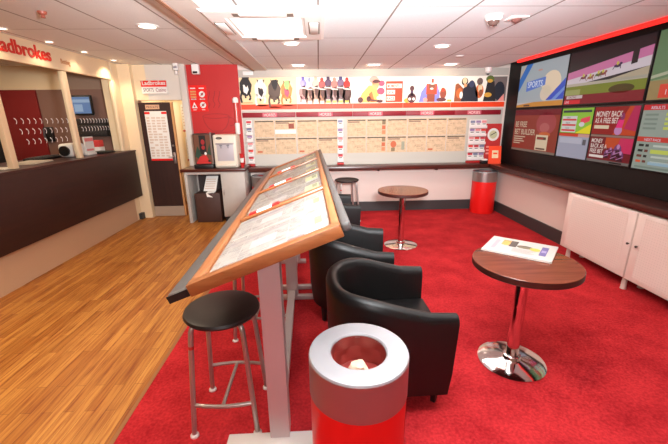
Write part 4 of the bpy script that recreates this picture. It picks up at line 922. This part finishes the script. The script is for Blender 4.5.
# newspaper on it
b = MB()
b.box(-.226, .226, -.18, .18, 0, .006, M_PAPER, .002); b.box(-.224, .226, -.178, .179, .0065, .013, mat('news_cover', (206, 200, 194), .7), .003)
for q in range(1): pass
M0 = b
def np_print(b):
    z = .0135 / .0007
    k = z + 1
    b.rect(-.18, -.12, -.15, .10, P('mastred', (214, 170, 180)), k); b.rect(-.13, .0, -.06, .12, P('tanphoto', (206, 160, 100)), k); b.rect(-.075, -.02, -.025, .12, P('darkphoto', (92, 80, 74)), k + 1); b.disc(-.10, .04, .028, .05, P('yellow', (240, 178, 96)), k + 1)
    b.disc(.03, .02, .055, .035, P('greenphoto', (104, 96, 84)), k); b.rect(-.01, -.01, .11, .03, P('oliveph', (130, 116, 92)), k + 1); b.disc(.10, .0, .035, .035, P('limeph', (196, 190, 90)), k + 2)
    b.rect(.135, -.10, .178, .10, P('mauve', (110, 100, 150)), k); b.rect(.142, -.03, .172, .02, P('lilacph', (160, 150, 190)), k + 1)
    for j in range(5): b.rect(-.04, -.05 - .018 * j, .11 - .012 * (j % 3), -.043 - .018 * j, P('inkpale2', (170, 160, 158)), k)
np_print(b)
tag(b.build('folded_newspaper', loc=(1.465, 2.385, .8055), rot=(0, 0, -.70)), 'folded colour printed newspaper lying on the near round table', 'newspaper')

# ------------------------------------------------------------------ waste bins
def waste_bin(loc, label):
    t = thing('waste_bin', label, 'bin', loc, group='red cylindrical waste bins')
    R_ = .217
    b = MB(); b.lathe([(R_ - .006, .0), (R_ - .003, .01), (R_ - .003, .60)], M_REDBR, seg=56, cap1=False); b.build('body', t)
    b = MB(); b.lathe([(R_, .596), (R_, .770)], M_STEEL, seg=56, cap0=False, cap1=False); b.build('steel_band', t)
    b = MB(); b.lathe([(R_, .770), (R_ - .004, .779), (R_ - .02, .782), (.126, .780), (.120, .774), (.120, .762), (R_ - .02, .762), (R_, .770)], mat('bin_rim', (168, 168, 172), .4, .3), seg=56, cap0=False, cap1=False); b.build('rim', t)
    b = MB(); b.lathe([(.119, .770), (.124, .71), (.127, .67), (.118, .637), (.02, .632)], mat('bin_liner', (150, 56, 50), .3), seg=40, cap0=False, cap1=False, fn=lambda r, z, a, j: r * (1 + (.05 * math.sin(7 * a + 3 * j) if 0 < j < 4 else 0))); b.build('liner', t)
    return t
wb = waste_bin((.15, 1.305, ZF), 'red waste bin with steel rim beside the near desk post')
dup(wb, (3.08, 6.43, ZF), 1.0, 'red waste bin with steel rim under the ledge in the far corner')
dup(wb, (-1.02, 6.40, ZF), 2.0, 'red waste bin with steel rim beside the grey drinks cabinet')
b = MB(); b.lathe([(.012, 0), (.034, .012), (.042, .035), (.03, .052), (.0, .056)], mat('tissue', (236, 214, 186), .8), seg=14, cap1=False, fn=lambda r, z, a, j: r * (1 + .18 * math.sin(3 * a + j * 1.7) + .1 * math.sin(7 * a)))
tag(b.build('crumpled_tissue', loc=(.153, 1.335, .6395)), 'crumpled pale tissue lying inside the near red waste bin', 'litter')

# ------------------------------------------------------------------ ceiling fittings
ZC = 2.58
ac = thing('air_cassette', 'large square white air conditioning cassette set in the ceiling', 'air conditioner', (-.42, 3.60, ZC))
b = MB(); o_, i_ = .495, .31
co = []
for r, z in ((o_, 0), (o_, -.012), (o_ - .03, -.03), (i_ + .015, -.036), (i_, -.02)):
    co += [(-r, -r * 1.1, z), (r, -r * 1.1, z), (r, r * 1.1, z), (-r, r * 1.1, z)]
fc = []
for l in range(4):
    for i in range(4): fc.append((l * 4 + i, l * 4 + (i + 1) % 4, (l + 1) * 4 + (i + 1) % 4, (l + 1) * 4 + i))
M_ACW = mat('cassette_white', (240, 234, 228), .45)
b.raw(co, fc, M_ACW); b.build('frame', ac, ang=20)
b = MB(); b.box(-i_, i_, -i_ * 1.1, i_ * 1.1, -.024, -.004, M_ACW)
for k in range(16): b.box(-i_ + .02, i_ - .02, -i_ * 1.1 + .03 + .04 * k, -i_ * 1.1 + .045 + .04 * k, -.030, -.024, M_ACW)
b.build('grille', ac)
for (x, y, w_, h_) in ((-.40, 0, .05, .22), (.40, 0, .05, .22), (0, .435, .24, .045), (0, -.435, .24, .045)):
    b = MB(); b.box(x - w_, x + w_, y - h_, y + h_, -.0365, -.034, mat('vent_dark', (126, 110, 98), .6)); fl = b.build('vent_slot', ac)
    b = MB(); b.box(x - w_ * .78, x + w_ * .78, y - h_ * .93, y + h_ * .93, -.043, -.0367, M_ACW, .003); b.build('flap', fl)
def downlight(loc, label, r=.075, warm=True, group='round recessed downlights'):
    t = thing('ceiling_downlight', label, 'ceiling light', loc, group=group)
    b = MB(); b.lathe([(r * 1.25, 0), (r * 1.25, -.005), (r, -.010), (r * .92, -.002)], M_ACW, seg=28, cap0=False, cap1=False); b.build('rim', t)
    b = MB(); b.lathe([(r * .92, -.0015), (r * .92, -.0035)], M_LAMP if warm else M_LAMPW, seg=28); b.build('lens', t)
    return t
def spot(loc, energy, col, size=2.4, rot=(0, 0, 0), rad=.06, blend=.6):
    l = bpy.data.lights.new('lamp', 'SPOT'); l.energy = energy; l.color = col; l.spot_size = size; l.spot_blend = blend; l.shadow_soft_size = rad
    o = bpy.data.objects.new('lamp', l); C.objects.link(o); o.location = loc; o.rotation_euler = rot; return o
def area(loc, energy, col, sx, sy, rot=(0, 0, 0), spread=PI):
    l = bpy.data.lights.new('lamp', 'AREA'); l.energy = energy; l.color = col; l.shape = 'RECTANGLE'; l.size = sx; l.size_y = sy; l.spread = spread
    o = bpy.data.objects.new('lamp', l); C.objects.link(o); o.location = loc; o.rotation_euler = rot; return o
WARM = (1.0, .80, .56); NEUT = (1.0, .91, .80)
for (loc, lab) in (((-1.70, 4.04, 2.67), 'round downlight in the ceiling over the wood floor'), ((-.29, 4.44, ZC), 'round downlight just behind the air cassette'), ((1.52, 4.64, ZC), 'round downlight in the ceiling before the far banners')):
    downlight(loc, lab, .085); spot((loc[0], loc[1], loc[2] - .03), 26, WARM if loc[0] < -1 else NEUT)
for k, (yy, lab) in enumerate(((4.10, 'small spotlight above the counter, nearest'), (4.75, 'small spotlight above the counter, over the fascia lettering end'), (5.40, 'small spotlight above the counter, over the blank fascia'), (6.12, 'small spotlight above the counter, at the fascia end'))):
    downlight((-3.17, yy, 2.67), lab, .04, True, 'small spotlights over the counter'); spot((-3.17, yy, 2.64), (9, 8, 8, 26)[k], WARM, 2.3)
for xx, lab in ((-.30, 'white wall washer light in the ceiling over the racing horses banner'), (.91, 'white wall washer light in the ceiling over the yellow jockey banner'), (2.16, 'white wall washer light in the ceiling over the blue sleeves banner')):
    t = thing('wall_washer', lab, 'ceiling light', (xx, 6.10, ZC), group='wall washer lights over the banners')
    MB().box(-.11, .11, -.07, .07, -.012, -.0005, M_ACW, .004).build('housing', t); MB().box(-.085, .085, -.045, .045, -.016, -.0125, M_LAMPW).build('lens', t)
    o = area((xx, 6.12, ZC - .03), 5, (1, .80, .54), .3, .12, (math.radians(42), 0, 0), 2.4)
t = thing('dome_camera', 'white dome camera on the ceiling near the video wall', 'camera', (1.53, 3.34, ZC))
b = MB(); b.lathe([(.07, 0), (.07, -.025), (.055, -.04), (.048, -.04)], M_WHITE, seg=28); b.build('base', t)
b = MB(); b.lathe([(.048, -.04), (.044, -.06), (.03, -.075), (.0, -.082)], mat('dome_smoke', (96, 72, 66), .2), seg=28, cap1=False); b.build('dome', t)
t = thing('smoke_detector', 'white ceiling plate with dark sensor beside the dome camera', 'detector', (1.76, 3.40, ZC))
MB().box(-.075, .075, -.075, .075, -.012, -.0005, M_WHITE, .004).build('plate', t)
b = MB(); b.lathe([(.045, -.0125), (.035, -.03), (.012, -.042)], mat('sensor_brown', (118, 76, 70), .4), seg=22); b.build('sensor', t)
t = thing('dome_camera', 'white dome camera on the soffit above the dark riders banner', 'camera', (3.01, D - .10, 2.579))
b = MB(); b.lathe([(.055, 0), (.055, -.05), (.05, -.07), (.0, -.115)], M_WHITE, seg=24, cap1=False); b.build('base', t)
b = MB(); b.lathe([(.03, -.101), (.02, -.115), (.0, -.121)], M_BLACK, seg=18, cap1=False); b.build('dome', t)
t = thing('security_camera', 'white boxy security camera mounted at the top of the red wall', 'camera', (-2.07, D - .10, 2.585 - .09))
MB().box(-.06, .06, -.04, .06, 0.01, .17, M_WHITE, .015, 3).build('housing', t); MB().box(-.04, .04, -.052, -.0405, .02, .055, M_BLACK, .004).build('lens', t); MB().box(-.02, .02, .06, .085, .05, .11, M_WHITE).build('bracket', t)
t = thing('alarm_sensor', 'small white alarm sensor in the corner beside the red wall', 'sensor', (-2.37, 6.50, 2.50))
MB().box(-.04, .04, -.03, .03, .06, .18, M_WHITE, .012).build('housing', t); MB().box(-.03, .03, -.032, -.028, .09, .13, mat('sensor_grey', (150, 146, 150), .4)).build('lens', t); MB().box(-.012, .012, .03, .08, .1, .14, M_WHITE).build('bracket', t); MB().box(-.02, .02, -.02, .02, 0, .055, M_WHITE, .006).build('lower_block', t)
b = MB(); b.lathe([(.035, 0), (.03, -.02), (.012, -.03), (.018, -.05), (.0, -.052)], mat('sprinkler_rust', (170, 92, 74), .4), seg=18, cap1=False)
tag(b.build('fire_sprinkler', loc=(-2.36, 3.53, 2.669)), 'small reddish fire sprinkler in the ceiling over the wood floor', 'sprinkler')
b = MB(); b.box(-.09, .09, -.03, 0, 0, .06, M_WHITE, .006); b.box(-.075, .075, -.034, -.03, .012, .045, M_PLATE)
tag(b.build('vent_box', loc=(-1.20, D - .032, 2.49)), 'white vent box on the soffit where it meets the red wall', 'vent')
t = thing('smoke_detector', 'flat white smoke detector on the ceiling above the far banners', 'detector', (2.02, 5.35, ZC))
b = MB(); b.lathe([(.06, 0), (.06, -.012), (.045, -.02)], mat('detector_grey', (206, 196, 190), .5), seg=24); b.build('plate', t)

# ------------------------------------------------------------------ light
aim = (Vector((.3, 2.2, 2.58)) - Vector((.3, .48, 1.98)))
spot((.3, .48, 1.98), 1750, (.95, .97, 1.0), math.radians(112), aim.to_track_quat('-Z', 'Y').to_euler(), .18, 1.0)   # flash bounced off the ceiling
area((.9, 1.5, 2.54), 28, (1, .94, .86), 2.4, 1.6)  # general fill light added overhead, out of view, with no fitting of its own
area((-2.3, 1.9, 2.60), 52, (1, .82, .60), 1.4, 1.6)
area((1.9, 4.2, 2.55), 26, (1, .92, .84), .9, 1.2)
area((-4.7, 5.2, 2.60), 26, (1, .80, .56), 1.2, 1.4)
area((-2.75, 7.3, 2.38), 9, (1, .86, .62), .5, .5)
w = bpy.data.worlds.new('World'); bpy.context.scene.world = w; w.use_nodes = True
w.node_tree.nodes['Background'].inputs['Color'].default_value = (1, .95, .9, 1); w.node_tree.nodes['Background'].inputs['Strength'].default_value = .15

area((-.05, -.7, 1.95), 24, (1, .97, .96), .35, .25, (math.radians(72), 0, 0))          # direct spill of the flash

# ------------------------------------------------------------------ camera
F, PITCH, YAW, ROLL, HC = 352.1, .285554, .0388224, -.0130294, 1.75
cy, sy, cp, sp = math.cos(YAW), math.sin(YAW), math.cos(PITCH), math.sin(PITCH)
fw = Vector((sy * cp, cy * cp, -sp)); rt = Vector((cy, -sy, 0)); up = rt.cross(fw)
r2 = math.cos(ROLL) * rt + math.sin(ROLL) * up; u2 = -math.sin(ROLL) * rt + math.cos(ROLL) * up
cam = bpy.data.cameras.new('Camera'); cam.sensor_width = 36; cam.lens = F / 668 * 36; cam.clip_start = .02
co_ = bpy.data.objects.new('Camera', cam); C.objects.link(co_)
co_.matrix_world = Matrix(((r2.x, u2.x, -fw.x, 0), (r2.y, u2.y, -fw.y, 0), (r2.z, u2.z, -fw.z, HC), (0, 0, 0, 1)))
sc = bpy.context.scene; sc.camera = co_
sc.view_settings.view_transform = 'Standard'; sc.view_settings.look = 'None'; sc.view_settings.exposure = 0.0; sc.view_settings.gamma = 1.0
